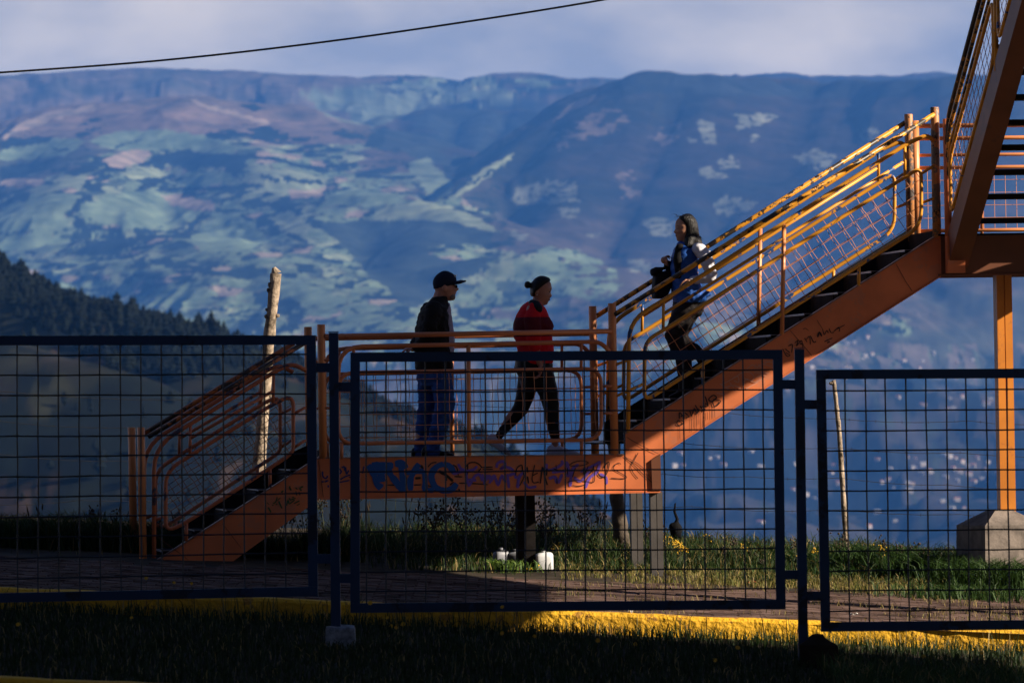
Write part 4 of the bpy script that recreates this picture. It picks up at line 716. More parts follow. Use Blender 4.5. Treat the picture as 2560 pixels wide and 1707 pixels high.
for p in ([(300, 560), (420, 500), (560, 520), (500, 600), (380, 640), (260, 640)], [(480, 800), (560, 780), (600, 900), (520, 920)], [(620, 620), (760, 560), (800, 600), (700, 680)], [(180, 620), (260, 560), (300, 640), (220, 700)]): paint(inside(p, OX) & mot, C_(0.12, 0.095, 0.082))  # brown sunlit parts of the right mountain, painted in
for p in ([(850, 550), (935, 560), (920, 590), (930, 660), (890, 660), (860, 600)], [(1040, 530), (1200, 520), (1210, 545), (1100, 590), (1040, 600)], [(1085, 630), (1130, 620), (1120, 655), (1090, 655)], [(785, 620), (860, 650), (820, 665)], [(950, 740), (1000, 710), (1060, 740), (1060, 770), (960, 775)], [(860, 780), (900, 760), (1000, 820), (890, 820)], [(1290, 720), (1400, 690), (1480, 710), (1470, 760), (1390, 780), (1340, 745)], [(910, 940), (980, 900), (1130, 930), (1090, 980), (960, 990)],
          [(0, 870), (150, 830), (290, 840), (300, 930), (210, 930), (120, 940), (0, 930)], [(210, 950), (300, 960), (310, 1000), (240, 1000)], [(590, 1010), (660, 990), (740, 1020), (740, 1090), (640, 1080)], [(530, 1190), (640, 1200), (640, 1250), (540, 1250)], [(1590, 610), (1690, 590), (1700, 640), (1600, 690)], [(340, 1080), (420, 1070), (400, 1100)], [(0, 1060), (80, 1075), (60, 1110), (0, 1100)]): paint(inside(p, OX) & (fbm(sx_ / 7 + 3, sz_ / 3 + 1, 4) > .40), C_(0.155, 0.170, 0.135))  # patches of sunlight on the right mountain, painted as paler ground
paint(inside([(0, 1200), (180, 1130), (300, 1150), (430, 1210), (520, 1300), (420, 1380), (200, 1350), (0, 1300)], OX) & (fbm(sx_ / 12, sz_ / 5, 4) > .42), GRN)
paint(inside([(190, 545), (260, 480), (400, 430), (360, 470), (250, 520), (200, 560)], OX), TAN)
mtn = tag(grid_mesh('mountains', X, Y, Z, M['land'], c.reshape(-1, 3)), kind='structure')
def terrain_at(px, py):                         # first terrain point seen along a photo pixel
    j = int(np.argmin(np.abs(u - px))); col = PY[:, j]; run = np.minimum.accumulate(col); i = int(np.argmax(run <= py)); return Vector((X[i, j] + (px - u[j]) / FPX * DD[i, j], Y[i, j], Z[i, j]))
# valley ground and the near slope below the verge
vx, vy = np.meshgrid(np.linspace(-16000, 16000, 40), np.linspace(700, 20500, 60)); tag(grid_mesh('valley_floor', vx, vy, np.full(vx.shape, -330.0), M['soil']), kind='structure')
vx, vy = np.meshgrid(np.linspace(-400, 400, 40), np.concatenate([np.linspace(61.5, 200, 30), np.linspace(220, 900, 30)])); vz = np.interp(vy, [61.5, 70, 200, 600, 900], [-5.2, -9, -90, -329, -340]) + np.where(vy > 64, 1, 0) * 2 * (fbm(vx / 20, vy / 20) - .5); tag(grid_mesh('near_slope', vx, vy, vz, M['soil']), kind='structure')
# town in the valley
bpts = []
for cx_, cy_, sx, sy, k in ((2010, 900, 120, 28, 34), (2090, 870, 90, 20, 18), (1930, 860, 60, 14, 8), (1730, 1162, 60, 8, 12), (2120, 1180, 110, 8, 14), (2390, 1185, 90, 12, 26), (2450, 1010, 60, 8, 12), (2360, 1020, 60, 8, 8), (2270, 1225, 110, 14, 16), (2350, 1260, 60, 12, 6), (2000, 1240, 60, 20, 6), (2480, 1200, 80, 20, 12), (2080, 1300, 120, 20, 6), (1980, 960, 120, 30, 14), (2230, 950, 140, 40, 14)):
    for _ in range(int(k * .7)): bpts.append((random.gauss(cx_, sx), random.gauss(cy_, sy)))
hp = {}
def house_mesh(w, d, h, g):
    a = MB(); a.box((-w / 2, -d / 2, -3), (w, 0, 0), (0, d, 0), (0, 0, h + 3)); b = MB()
    b.prism([(-w / 2 - .4, -d / 2 - .3, h), (-w / 2 - .4, d / 2 + .3, h), (-w / 2 - .4, 0, h + g)], (w + .8, 0, 0)); return a, b
for i, (px, py) in enumerate(bpts):
    if not (1600 < px < 2640 and 830 < py < 1345): continue
    p = terrain_at(px, py); k = i % 4
    if k not in hp:
        a, b = house_mesh(random.uniform(7, 12), random.uniform(5.5, 8), random.uniform(3.2, 6.5), random.uniform(1.2, 2.2)); hp[k] = None
        r0 = empty('house'); wl = a.build('wall', M['house_wall'], r0); rf = b.build('roof', M['house_roof'] if k % 2 else M['house_roof2'], r0); hp[k] = (wl.data, rf.data)
    else:
        r0 = empty('house'); 
        for nm, me in zip(('wall', 'roof'), hp[k]):
            o = bpy.data.objects.new(nm, me); COL.objects.link(o); o.parent = r0
    r0.location = p; r0.rotation_euler.z = random.uniform(-.6, .6); sc_ = random.uniform(.4, .85); r0.scale = (sc_,) * 3
    rf_ = 'red-roofed house' if k % 2 else 'grey-roofed house'; zn = 'in the valley town below the upper stair flight' if py < 985 else ('in the middle rows of the valley town' if py < 1120 else 'in the lowest rows of the valley town')
    tag(r0, 'tiny pale ' + rf_ + ' ' + zn, 'house', 'tiny pale ' + rf_ + ' ' + zn)
# ------------------------------------------------------------------ dark wooded hill on the left
u2 = np.linspace(-1300, 1750, 300); D2 = np.linspace(720, 2100, 230); U2, DD2 = np.meshgrid(u2, D2); X2 = (U2 - CX) / FPX * DD2; Y2 = DD2
HR = [(0.50, 20, [(-1400, 150, 1.8), (-600, 450, 1.75), (-200, 660, 1.7), (0, 742, 1.65), (200, 770, 1.62), (380, 818, 1.6), (500, 900, 1.55), (600, 1000, 1.5), (760, 1060, 1.46), (860, 1200, 1.42), (980, 1380, 1.38), (1150, 1640, 1.3)]), (0.45, 20, [(-600, 830, 1.3), (-100, 830, 1.35), (150, 900, 1.3), (400, 1020, 1.26), (600, 1140, 1.22), (800, 1330, 1.15)])]
Z2, dm2 = ridge_field(X2, Y2, HR, np.full(X2.shape, -329.0)); Z2 = Z2 + np.clip(dm2 / 60, 0, 1) * 22 * (fbm(X2 / 60, Y2 / 80, 5) - .5)
PX2, PY2 = to_px(X2, Y2, Z2)
v1, v2, vid = voronoi(X2 / 15 + 7 + fbm(X2 / 40, Y2 / 40, 3), Y2 / 42 + fbm(X2 / 40 + 9, Y2 / 40, 3)); n2 = fbm(X2 / 40 + 5, Y2 / 60, 5)
c2 = np.zeros(X2.shape + (3,)); c2[:] = C_(0.014, 0.020, 0.012); k_ = np.clip((n2 - .45) * 6, 0, 1)[..., None]; c2 = c2 * (1 - k_) + C_(0.032, 0.028, 0.019) * k_
fld = (vid > .76) & (v2 - v1 > .08); c2[fld] = C_(0.075, 0.05, 0.034); fld = (vid < .16) & (v2 - v1 > .08); c2[fld] = C_(0.04, 0.042, 0.024)
c2[(fbm(X2 / 25 + 50, Y2 / 40 + 2, 4) > .56) | (fbm(X2 / 5 + 50, Y2 / 16 + 2, 4) > .57)] = C_(0.006, 0.011, 0.009); c2 *= (.30 + .55 * fbm(X2 / 4, Y2 / 14, 4))[..., None]
tag(grid_mesh('wooded_hill', X2, Y2, Z2, M['hill'], c2.reshape(-1, 3)), kind='structure')
# forest: small conifers and gum trees massed along the crest
M['leaf_far'] = mat('far_foliage', (0.006, 0.010, 0.008), 0.9, 0.6, 0.25, spec=0.1); tv, tf = [], []
inv = (PX2 > -260) & (PX2 < 1500); cand = np.argwhere(inv); random.shuffle(cl_ := list(range(len(cand)))); cnt = 0; crest = {}
runmin = np.minimum.accumulate(PY2, axis=0); crest_py = PY2.min(axis=0)
wd_edge = lambda px: np.interp(px, [-300, 0, 100, 180, 300, 420, 520, 620, 760, 900, 1500], [130, 85, 85, 100, 130, 120, 110, 60, 50, 36, 30])
for q in cl_:
    i, j = cand[q]; px, py = PX2[i, j], PY2[i, j]
    if py > runmin[i, j] + 14: continue
    dp = py - crest_py[j]; e = wd_edge(px) * (0.8 + 0.5 * float(fbm(np.array(px / 60.), np.array(py / 60.), 3)))
    if dp > e and not (random.random() < 0.05 and n2[i, j] < .48): continue
    if cnt > 4200: break
    cnt += 1; h = random.uniform(2.6, 5.2) * (1.4 if random.random() < .14 else 1) * (0.65 if px > 560 else 1); x, y, z = X2[i, j] + random.uniform(-2, 2), Y2[i, j] + random.uniform(-4, 4), Z2[i, j] - .3; r_ = h * random.uniform(.18, .42); b = len(tv)
    lv = [(0, .05), (.12, .35), (.3, 1.), (.42, .62), (.55, .85), (.68, .45), (.8, .5), (.9, .2), (1, .03)]; sg = 6
    for t, k in lv: tv += [(x + r_ * k * random.uniform(.7, 1.3) * math.cos(2 * math.pi * a / sg + t * 3), y + r_ * k * random.uniform(.7, 1.3) * math.sin(2 * math.pi * a / sg + t * 3), z + h * t * random.uniform(.97, 1.03)) for a in range(sg)]
    tf += [(b + l * sg + a, b + l * sg + (a + 1) % sg, b + (l + 1) * sg + (a + 1) % sg, b + (l + 1) * sg + a) for l in range(len(lv) - 1) for a in range(sg)]
mb = MB(); mb.v, mb.f, mb.mi = tv, tf, [0] * len(tf)
tag(mb.build('hill_forest', M['leaf_far']), 'dark mass of pines along the crest of the left hill', 'forest', kind='stuff')
# ------------------------------------------------------------------ haze
mh = bpy.data.materials.new('haze_air'); mh.use_nodes = True; t = mh.node_tree; t.nodes.clear(); o_ = t.nodes.new('ShaderNodeOutputMaterial'); pvv = t.nodes.new('ShaderNodeVolumePrincipled')
pvv.inputs['Color'].default_value = (0.09, 0.33, 1.0, 1); pvv.inputs['Density'].default_value = 4.0e-5; pvv.inputs['Anisotropy'].default_value = 0.0; t.links.new(pvv.outputs[0], o_.inputs['Volume'])
hz = MB(); hz.box((-17000, -130, -345), (34000, 0, 0), (0, 21000, 0), (0, 0, 1600)); tag(hz.build('haze', mh), kind='stuff')
# ------------------------------------------------------------------ people
def cloth(name, col, rough=0.85, noise=0.35, sc=9, bump=0.5, bs=16): return mat(name, col, rough, noise, sc, bump, bs, spec=0.25)
M['skin_m'] = mat('man_skin', (0.50, 0.235, 0.17), 0.5, 0.2, 18); M['skin_w'] = mat('woman_skin', (0.48, 0.225, 0.155), 0.5, 0.15, 18); M['skin_b'] = mat('tan_skin', (0.50, 0.25, 0.16), 0.5, 0.15, 18)
M['jacket'] = cloth('black_jacket', (0.010, 0.0085, 0.010)); M['jeans'] = cloth('blue_jeans', (0.026, 0.095, 0.36), 0.9, 0.5, 5, 0.6, 10); M['cap'] = cloth('navy_cap', (0.006, 0.014, 0.040), 0.8, 0.2)
M['hair'] = mat('black_hair', (0.006, 0.005, 0.006), 0.42, 0.3, 30, 0.3, 60, spec=0.25); _t = M['hair'].node_tree; _b = _t.nodes['Principled BSDF']; _tc = _t.nodes.new('ShaderNodeTexCoord'); _mp = _t.nodes.new('ShaderNodeMapping'); _mp.inputs['Scale'].default_value = (130, 130, 9); _n = _t.nodes.new('ShaderNodeTexNoise'); _n.inputs['Scale'].default_value = 1.0; _n.inputs['Detail'].default_value = 3
_bp = _t.nodes.new('ShaderNodeBump'); _bp.inputs['Strength'].default_value = 0.9; _bp.inputs['Distance'].default_value = 0.01; _t.links.new(_tc.outputs['Object'], _mp.inputs['Vector']); _t.links.new(_mp.outputs[0], _n.inputs['Vector']); _t.links.new(_n.outputs['Fac'], _bp.inputs['Height']); _t.links.new(_bp.outputs[0], _b.inputs['Normal'])
M['grey_hair'] = mat('grey_beard', (0.22, 0.17, 0.16), 0.8, 0.3, 30)
M['legging'] = cloth('black_leggings', (0.006, 0.006, 0.008), 0.6, 0.2); M['shoe_b'] = cloth('black_shoes', (0.010, 0.009, 0.009), 0.5, 0.2); M['shoe_w'] = cloth('lilac_trainers', (0.68, 0.70, 0.88), 0.8, 0.1); M['sole'] = mat('white_sole', (0.5, 0.52, 0.6), 0.7)
M['vest'] = cloth('blue_vest', (0.022, 0.11, 0.46), 0.6, 0.3, 8, 0.6, 9); M['sleeve'] = cloth('white_sleeve', (0.66, 0.66, 0.74), 0.8, 0.12, 8, 0.5, 10); M['trouser'] = cloth('dark_trousers', (0.018, 0.014, 0.015), 0.8, 0.25, 7, 0.4, 12)
M['lens'] = mat('dark_glass', (0.01, 0.012, 0.015), 0.1); M['lip'] = mat('lips', (0.22, 0.06, 0.055), 0.5); M['eye'] = mat('dark_eye', (0.02, 0.012, 0.01), 0.3); M['necklace'] = mat('gold_chain', (0.6, 0.35, 0.1), 0.3, metal=1.0)
def checked():
    m = bpy.data.materials.new('checked_shirt'); m.use_nodes = True; t = m.node_tree; b = t.nodes['Principled BSDF']; tc = t.nodes.new('ShaderNodeTexCoord'); ck = t.nodes.new('ShaderNodeTexBrick')
    ck.offset = 0; ck.inputs['Scale'].default_value = 42; ck.inputs['Color1'].default_value = (0.55, 0.50, 0.62, 1); ck.inputs['Color2'].default_value = (0.55, 0.52, 0.66, 1); ck.inputs['Mortar'].default_value = (0.06, 0.05, 0.16, 1); ck.inputs['Mortar Size'].default_value = 0.06; ck.inputs['Brick Width'].default_value = .5; ck.inputs['Row Height'].default_value = .5
    mp = t.nodes.new('ShaderNodeMapping'); mp.inputs['Rotation'].default_value = (R(90), 0, 0); t.links.new(tc.outputs['Object'], mp.inputs['Vector']); t.links.new(mp.outputs[0], ck.inputs['Vector']); t.links.new(ck.outputs['Color'], b.inputs['Base Color']); b.inputs['Roughness'].default_value = .9; return m
M['shirt'] = checked()
def banded(zs):
    m = bpy.data.materials.new('striped_red_knit'); m.use_nodes = True; t = m.node_tree; b = t.nodes['Principled BSDF']; tc = t.nodes.new('ShaderNodeTexCoord'); sx = t.nodes.new('ShaderNodeSeparateXYZ'); t.links.new(tc.outputs['Object'], sx.inputs[0])
    mr = t.nodes.new('ShaderNodeMapRange'); z0, z1 = zs[0][0], zs[-1][0]; mr.inputs['From Min'].default_value = z0; mr.inputs['From Max'].default_value = z1; t.links.new(sx.outputs['Z'], mr.inputs['Value']); r = t.nodes.new('ShaderNodeValToRGB'); r.color_ramp.interpolation = 'CONSTANT'
    e = r.color_ramp.elements; e[0].position = 0; e[0].color = (*zs[0][1], 1); e[1].position = (zs[1][0] - z0) / (z1 - z0); e[1].color = (*zs[1][1], 1)
    for z, c_ in zs[2:]: q = e.new(min((z - z0) / (z1 - z0), 1)); q.color = (*c_, 1)
    t.links.new(mr.outputs[0], r.inputs['Fac']); t.links.new(r.outputs['Color'], b.inputs['Base Color']); b.inputs['Roughness'].default_value = .9; b.inputs['Specular IOR Level'].default_value = 0.2; return m
class Fig:                                       # a figure in profile on the stairs; pixels give its outline, metres its depth
    def __init__(s, n): s.n = n; s.mb = MB()
    def p(s, x, y, d=0.0): a, z = SP(x, y, s.n); return W(a, s.n + d, z)
    def torso(s, secs, e=2.3, seg=28):           # (x_left, x_right, y, half depth, depth centre)
        rs = []
        for xl, xr, y, hw, dc in secs:
            a, z = SP((xl + xr) / 2, y, s.n); hs = (xr - xl) / 2 * MPX * (D0 + s.n) / D0; ring = []
            for k in range(seg):
                q = 2 * math.pi * k / seg; c_, s_ = math.cos(q), math.sin(q); ring.append(W(a + hs * math.copysign(abs(c_) ** (2 / e), c_), s.n + dc + hw * math.copysign(abs(s_) ** (2 / e), s_), z))
            rs.append(ring)
        s.mb.rings(rs); return s
    def limb(s, pts, seg=14):                    # (x, y, depth, radius in pixels)
        s.mb.tube([s.p(x, y, d) for x, y, d, r in pts], [r * MPX for *_, r in pts], seg, round_ends=True); return s
    def ball(s, x, y, d, rx, rd, rz): s.mb.ball(s.p(x, y, d), rx * MPX, rd, rz * MPX, seg=16); return s
    def done(s, name, m, parent=None, voxel=0.008, smooth=5):
        fd = {'jacket': .022, 'jeans': .026, 'trousers': .014, 'vest': .020, 'sleeve': .024, 'knit_top': .012, 'leggings': .006, 'shirt': .008}.get(name, 0.0)
        o = fuse(s.mb, name, m, parent, voxel, smooth, fold=fd); s.mb = MB(); return o
    def hand(s, wrist, knuckle, d, curl, side=1, size=1.0, spread=0.020):   # palm, four fingers and a thumb from wrist towards knuckles, fingers bending by curl
        w, k = s.p(*wrist, d), s.p(*knuckle, d); ax = (k - w).normalized(); nr = N_AX; up = ax.cross(nr).normalized() * side; L_ = 0.085 * size
        c0 = w + ax * L_ * 0.5
        s.mb.ball(c0, L_ * 0.58, 0.038 * size, 0.016 * size, ax=(ax, nr, up), seg=12)
        for i, (ln, off) in enumerate(((0.066, -1.5), (0.076, -.5), (0.071, .5), (0.054, 1.5))):
            p0 = w + ax * L_ * 0.86 + nr * off * spread * size; pts = [p0]; a = 0.25
            for j, fr in enumerate((.45, .32, .23)):
                a += curl * (0.8 + 0.12 * i); dd = ax * math.cos(a) + up * math.sin(a); pts.append(pts[-1] + dd * ln * fr * size * 1.25)
            s.mb.tube(pts, [0.0092 * size, 0.0090 * size, 0.0083 * size, 0.0072 * size], 9, round_ends=True)
        t0 = w + ax * L_ * 0.25 - nr * 0.028 * size; s.mb.tube([t0, t0 - nr * 0.018 * size + ax * 0.028 * size + up * 0.012, t0 - nr * 0.012 * size + ax * 0.055 * size + up * 0.030], [0.012 * size, 0.0105 * size, 0.008 * size], 9, round_ends=True)
        return s
    def shoe(s, heel, toe, top, hw, d, sole_h=6):
        a, b = s.p(*heel, d), s.p(*toe, d); ax = (b - a); L_ = ax.length; ax.normalize(); up = ax.cross(N_AX).normalized(); up = up if up.z > 0 else -up; rs = []
        for t, h, k in ((0.0, .55, .62), (.05, .85, .74), (.18, 1.0, .8), (.34, .98, .82), (.5, .66, .92), (.68, .46, 1.0), (.85, .34, .9), (.95, .24, .66), (1.0, .12, .35)):
            c_ = a + ax * L_ * t; H = top * MPX * h; ring = []
            for q in range(14):
                th = 2 * math.pi * q / 14; y_ = math.cos(th) * hw * k; z_ = (math.sin(th) * .5 + .5); ring.append(c_ + N_AX * y_ + up * (H * (z_ if z_ > .12 else .0)))
            rs.append(ring)
        s.mb.rings(rs); return s
    def head(s, prof, back, d=0.0, wid=0.073):   # front profile list and back list of (x, y) with equal y order; cheeks narrow towards the nose
        ys_ = sorted(set([y for _, y in prof] + [y for _, y in back])); fx = lambda L_: (lambda y: float(np.interp(y, [b for _, b in L_], [a for a, _ in L_]))); F_, B_ = fx(prof), fx(back); y0, y1 = ys_[0], ys_[-1]; rs = []
        K = 34
        for i in range(K + 1):
            t = i / K; y = y0 + (y1 - y0) * t; xf, xb = F_(y), B_(y); w_ = wid * float(np.interp(t, [0, .06, .18, .4, .6, .78, .92, 1], [.30, .62, .88, 1.0, .95, .80, .58, .40])); ring = []
            for k in range(30):
                q = 2 * math.pi * k / 30; c_, s_ = math.cos(q), math.sin(q); u_ = (c_ + 1) / 2; sh = abs(s_) ** 0.85
                nar = 1 - 0.45 * max(0, c_) ** 3; x = xb + (xf - xb) * u_; ring.append(s.p(x, y, d + math.copysign(sh, s_) * w_ * nar))
            rs.append(ring)
        s.mb.rings(rs); return s
# --- man in the navy cap, hands behind his back
F1 = Fig(0.62); man = None
F1.head([(1128, 686), (1138, 696), (1140, 708), (1139, 713), (1141, 717), (1146.5, 722.5), (1145, 726), (1140.5, 728), (1141, 731), (1140.5, 733.5), (1138, 736), (1139.5, 739), (1137.5, 742), (1138.5, 747), (1135, 750.5), (1126, 752)],
        [(1100, 686), (1088, 696), (1084.5, 708), (1085, 720), (1089, 728), (1096, 738), (1103, 746), (1110, 752)], 0, 0.078)
F1.limb([(1101, 736, 0, 16), (1094, 764, 0, 19)]); F1.ball(1109, 719, -0.076, 6, .012, 10); F1.ball(1109, 719, .076, 6, .012, 10); F1.ball(1144, 722.5, 0, 3.2, .013, 3.4)
F1.torso([(1064, 1112, 770, .16, 0), (1056, 1118, 800, .17, 0), (1056, 1120, 850, .16, 0), (1056, 1118, 900, .15, 0), (1060, 1110, 930, .14, 0)])
F1.limb([(1090, 930, -.09, 24), (1110, 1012, -.10, 19), (1079, 1112, -.10, 12), (1085, 1130, -.10, 11)]); F1.limb([(1074, 930, .09, 24), (1070, 1018, .10, 19), (1052, 1112, .10, 12), (1055, 1130, .10, 11)])
F1.limb([(1074, 778, -.19, 15), (1066, 838, -.235, 13), (1040, 868, -.11, 9), (1030, 872, -.05, 7.5)]); F1.limb([(1074, 778, .19, 15), (1066, 838, .235, 13), (1040, 866, .11, 9), (1030, 870, .05, 7.5)])
F1.hand((1034, 871), (1010, 874), -.045, .22, 1, .95); F1.hand((1034, 868), (1016, 872), .035, .3, 1, .95)
man = F1.done('person', M['skin_m'], None, 0.0055, 3)
tag(man, 'man in navy cap, black jacket and blue jeans walking with hands behind his back', 'person')
F1.torso([(1082, 1117, 742, .085, 0), (1070, 1118, 757, .13, 0), (1056, 1119, 770, .185, 0), (1047, 1120, 790, .215, 0), (1043, 1121, 815, .22, 0), (1041, 1122, 845, .21, 0), (1039, 1124, 875, .20, 0), (1037, 1128, 900, .20, 0), (1038, 1130, 915, .20, 0), (1041, 1130, 925, .195, 0)], 2.5)
F1.limb([(1080, 774, -.18, 22), (1070, 806, -.24, 21), (1062, 838, -.25, 19), (1050, 856, -.19, 16), (1037, 868, -.09, 12)]); F1.limb([(1080, 774, .18, 22), (1070, 806, .24, 21), (1062, 838, .25, 19), (1050, 856, .19, 16), (1037, 866, .09, 12)])
F1.limb([(1102, 750, -.07, 9), (1114, 762, -.055, 7)]); F1.limb([(1102, 750, .07, 9), (1114, 762, .055, 7)])
F1.done('jacket', M['jacket'], man, 0.008, 3)
F1.torso([(1108, 1123, 757, .055, 0), (1100, 1127, 768, .07, 0), (1100, 1129, 790, .09, 0), (1100, 1133, 820, .10, 0), (1100, 1136.5, 850, .105, 0), (1100, 1135, 880, .10, 0), (1100, 1130, 905, .09, 0)], 2.2); F1.limb([(1116, 760, -.04, 5), (1122, 769, -.028, 5)]); F1.limb([(1116, 760, .04, 5), (1122, 769, .028, 5)])
F1.done('shirt', M['shirt'], man, 0.007, 2)
F1.torso([(1040, 1129, 910, .165, 0), (1043, 1127, 930, .175, 0), (1048, 1124, 952, .175, 0), (1052, 1122, 965, .16, 0)], 2.4)
F1.limb([(1096, 935, -.09, 30), (1102, 965, -.10, 27), (1110, 1004, -.105, 26), (1104, 1040, -.105, 24), (1088, 1085, -.105, 20), (1080, 1108, -.105, 20), (1078, 1126, -.105, 21)]); F1.limb([(1072, 935, .09, 29), (1073, 970, .10, 25), (1072, 1010, .105, 23), (1064, 1060, .105, 20), (1056, 1105, .105, 19), (1054, 1128, .105, 20)])
F1.done('jeans', M['jeans'], man, 0.009, 3)
for a, b, d in (((1050, 1141), (1131, 1139), -.105), ((1031, 1143), (1108, 1141.5), .105)):
    F1.shoe(a, b, 27, .05, d); F1.done('shoe', M['shoe_b'], man, .006, 2)
rs = []
for y, xl, xr, hw in ((722, 1084, 1104, .05), (716, 1083, 1132, .083), (709, 1081.5, 1140, .088), (702, 1082, 1142, .088), (695, 1084.5, 1141, .085), (688, 1090, 1137, .075), (682, 1097, 1129, .056), (678, 1104, 1120, .03), (676.8, 1109, 1114, .012)): rs.append((xl, xr, y, hw, 0))
F1.torso(rs, 2.1)
capo = F1.done('cap', M['cap'], man, .005, 2)
mb = MB(); rows = []
for t in [i / 8 for i in range(9)]:
    ang_ = (t - .5) * 2; d = ang_ * .082; reach = math.sqrt(max(0, 1 - ang_ ** 2 * .97)); x1 = 1141 + 25 * reach; dz = 3.5 * ang_ ** 2
    rows.append([F1.p(1136 - 6 * ang_ ** 2, 703 + 6 * ang_ ** 2, d), F1.p((1138 + x1) / 2, 700 + dz, d), F1.p(x1, 701 + dz * 1.5, d), F1.p(x1 - 1, 704 + dz * 1.5, d), F1.p((1138 + x1) / 2, 709 + dz * .6, d), F1.p(1136 - 6 * ang_ ** 2, 711 + 2 * ang_ ** 2, d)])
mb.rings(rows); mb.build('brim', M['cap'], capo, smooth=True)
mb = MB()
for a in ((1133, 688.5), (1135.5, 691.5), (1138, 689)): mb.ball(F1.p(a[0], a[1], -.035), .008, .006, .008, seg=6)
mb.tube([F1.p(1133, 688, -.04), F1.p(1136, 692, -.038), F1.p(1139, 690, -.03)], .004, 5); mb.build('emblem', M['paper'], capo)
mb = MB()
for d in (-.033, .033): mb.ball(F1.p(1140.5, 716.5, d), .009, .024, .017, seg=10)
for d in (-.074, .074): mb.tube([F1.p(1141, 714, d * .78), F1.p(1126, 713, d * 1.06), F1.p(1110, 711.5, d * 1.06)], .0028, 6)
mb.tube([F1.p(1143, 715, -.012), F1.p(1143, 715, .012)], .003, 6); mb.build('glasses', M['lens'], man, smooth=True)
F1.ball(1128, 742, 0, 11, .062, 9.5); F1.ball(1133, 738, 0, 5.5, .045, 5); F1.done('beard', M['grey_hair'], man, .006, 2)
# --- woman in the striped red top, mid-stride
F2 = Fig(0.60)
F2.head([(1362, 694), (1373, 701), (1377, 707), (1379, 715), (1380, 722), (1378.5, 726), (1377, 730), (1378, 735), (1379.5, 740), (1378, 742.5), (1374.5, 743.5), (1375.5, 746.5), (1373.5, 749), (1373, 752), (1370, 755), (1370, 759), (1366, 762), (1356, 764)],
        [(1346, 694), (1335, 701), (1330, 710), (1328.5, 722), (1330, 735), (1334, 746), (1338, 756), (1344, 764)], 0, 0.073)
F2.limb([(1347, 745, 0, 15), (1341, 775, 0, 17)]); F2.ball(1338, 730, -.07, 5.5, .011, 8.5); F2.ball(1338, 730, .07, 5.5, .011, 8.5); F2.ball(1377.5, 740, 0, 2.6, .012, 2.8)
F2.torso([(1315, 1352, 766, .10, 0), (1305, 1366, 790, .15, 0), (1300, 1368, 830, .16, 0), (1305, 1366, 870, .15, 0), (1300, 1372, 910, .17, 0), (1310, 1370, 940, .16, 0)])
F2.limb([(1324, 775, -.17, 15), (1326, 830, -.22, 14), (1326, 866, -.225, 13.5), (1343, 912, -.20, 7.5)]); F2.hand((1342, 910), (1347, 945), -.20, .42, -1, 1.0)
F2.limb([(1330, 775, .17, 15), (1345, 830, .22, 14), (1352, 868, .225, 13), (1374, 908, .20, 7.5)]); F2.hand((1372, 906), (1382, 938), .20, .3, -1, .95)
F2.limb([(1328, 940, .09, 26), (1312, 1010, .10, 18), (1278, 1050, .10, 14), (1250, 1092, .10, 9), (1245, 1106, .10, 9)]); F2.limb([(1352, 940, -.09, 26), (1374, 1010, -.10, 18), (1378, 1060, -.10, 14), (1383, 1100, -.10, 9), (1384, 1115, -.10, 9)])
wom = F2.done('person', M['skin_w'], None, 0.0055, 3)
tag(wom, 'woman with hair bun, red striped top and black leggings striding along the landing', 'person')
zz = lambda y: SP(1330, y, .6)[1]; RED = (0.70, 0.012, 0.020); MAR = (0.12, 0.010, 0.018); BLK = (0.010, 0.006, 0.007)
M['knit'] = banded([(zz(930), RED), (zz(925), RED), (zz(842), MAR), (zz(836), MAR), (zz(794), RED), (zz(752), RED)])
F2.torso([(1319, 1350, 754, .11, 0), (1306, 1357, 764, .165, 0), (1297, 1364, 775, .195, 0), (1289, 1372, 792, .215, 0), (1284, 1381, 808, .225, 0), (1283, 1384.5, 818, .225, 0), (1284, 1380, 836, .215, 0), (1289, 1381, 852, .21, 0), (1295, 1384, 874, .215, 0), (1296, 1384, 895, .22, 0), (1300, 1380, 909, .21, 0)], 2.3)
F2.limb([(1330, 770, -.16, 17), (1322, 800, -.215, 21), (1325, 835, -.235, 19), (1326, 858, -.235, 17.5), (1327, 864, -.235, 17)]); F2.limb([(1330, 770, .16, 17), (1340, 800, .215, 20), (1348, 835, .235, 18), (1352, 860, .235, 17)])
top_ = F2.done('knit_top', M['knit'], wom, .008, 2)
F2.limb([(1326, 759, -.115, 10), (1333, 764, -.160, 13), (1336, 772, -.195, 14)]); F2.done('shoulder_patch', M['legging'], top_, .007, 2)
F2.torso([(1296, 1380, 890, .165, 0), (1288, 1381, 905, .195, 0), (1286, 1382, 920, .20, 0), (1296, 1383, 938, .195, 0), (1301, 1386, 958, .18, 0), (1306, 1384, 975, .15, 0)], 2.4)
F2.limb([(1325, 940, .09, 27), (1318, 985, .10, 24), (1305, 1022, .10, 20), (1281, 1052, .10, 15.5), (1258, 1080, .10, 11), (1249, 1093, .10, 9.5)]); F2.limb([(1352, 940, -.09, 31), (1368, 985, -.10, 24.5), (1374, 1020, -.10, 19.5), (1377, 1055, -.10, 17), (1382, 1085, -.10, 13), (1384, 1098, -.10, 12)])
F2.done('leggings', M['legging'], wom, .008, 3)
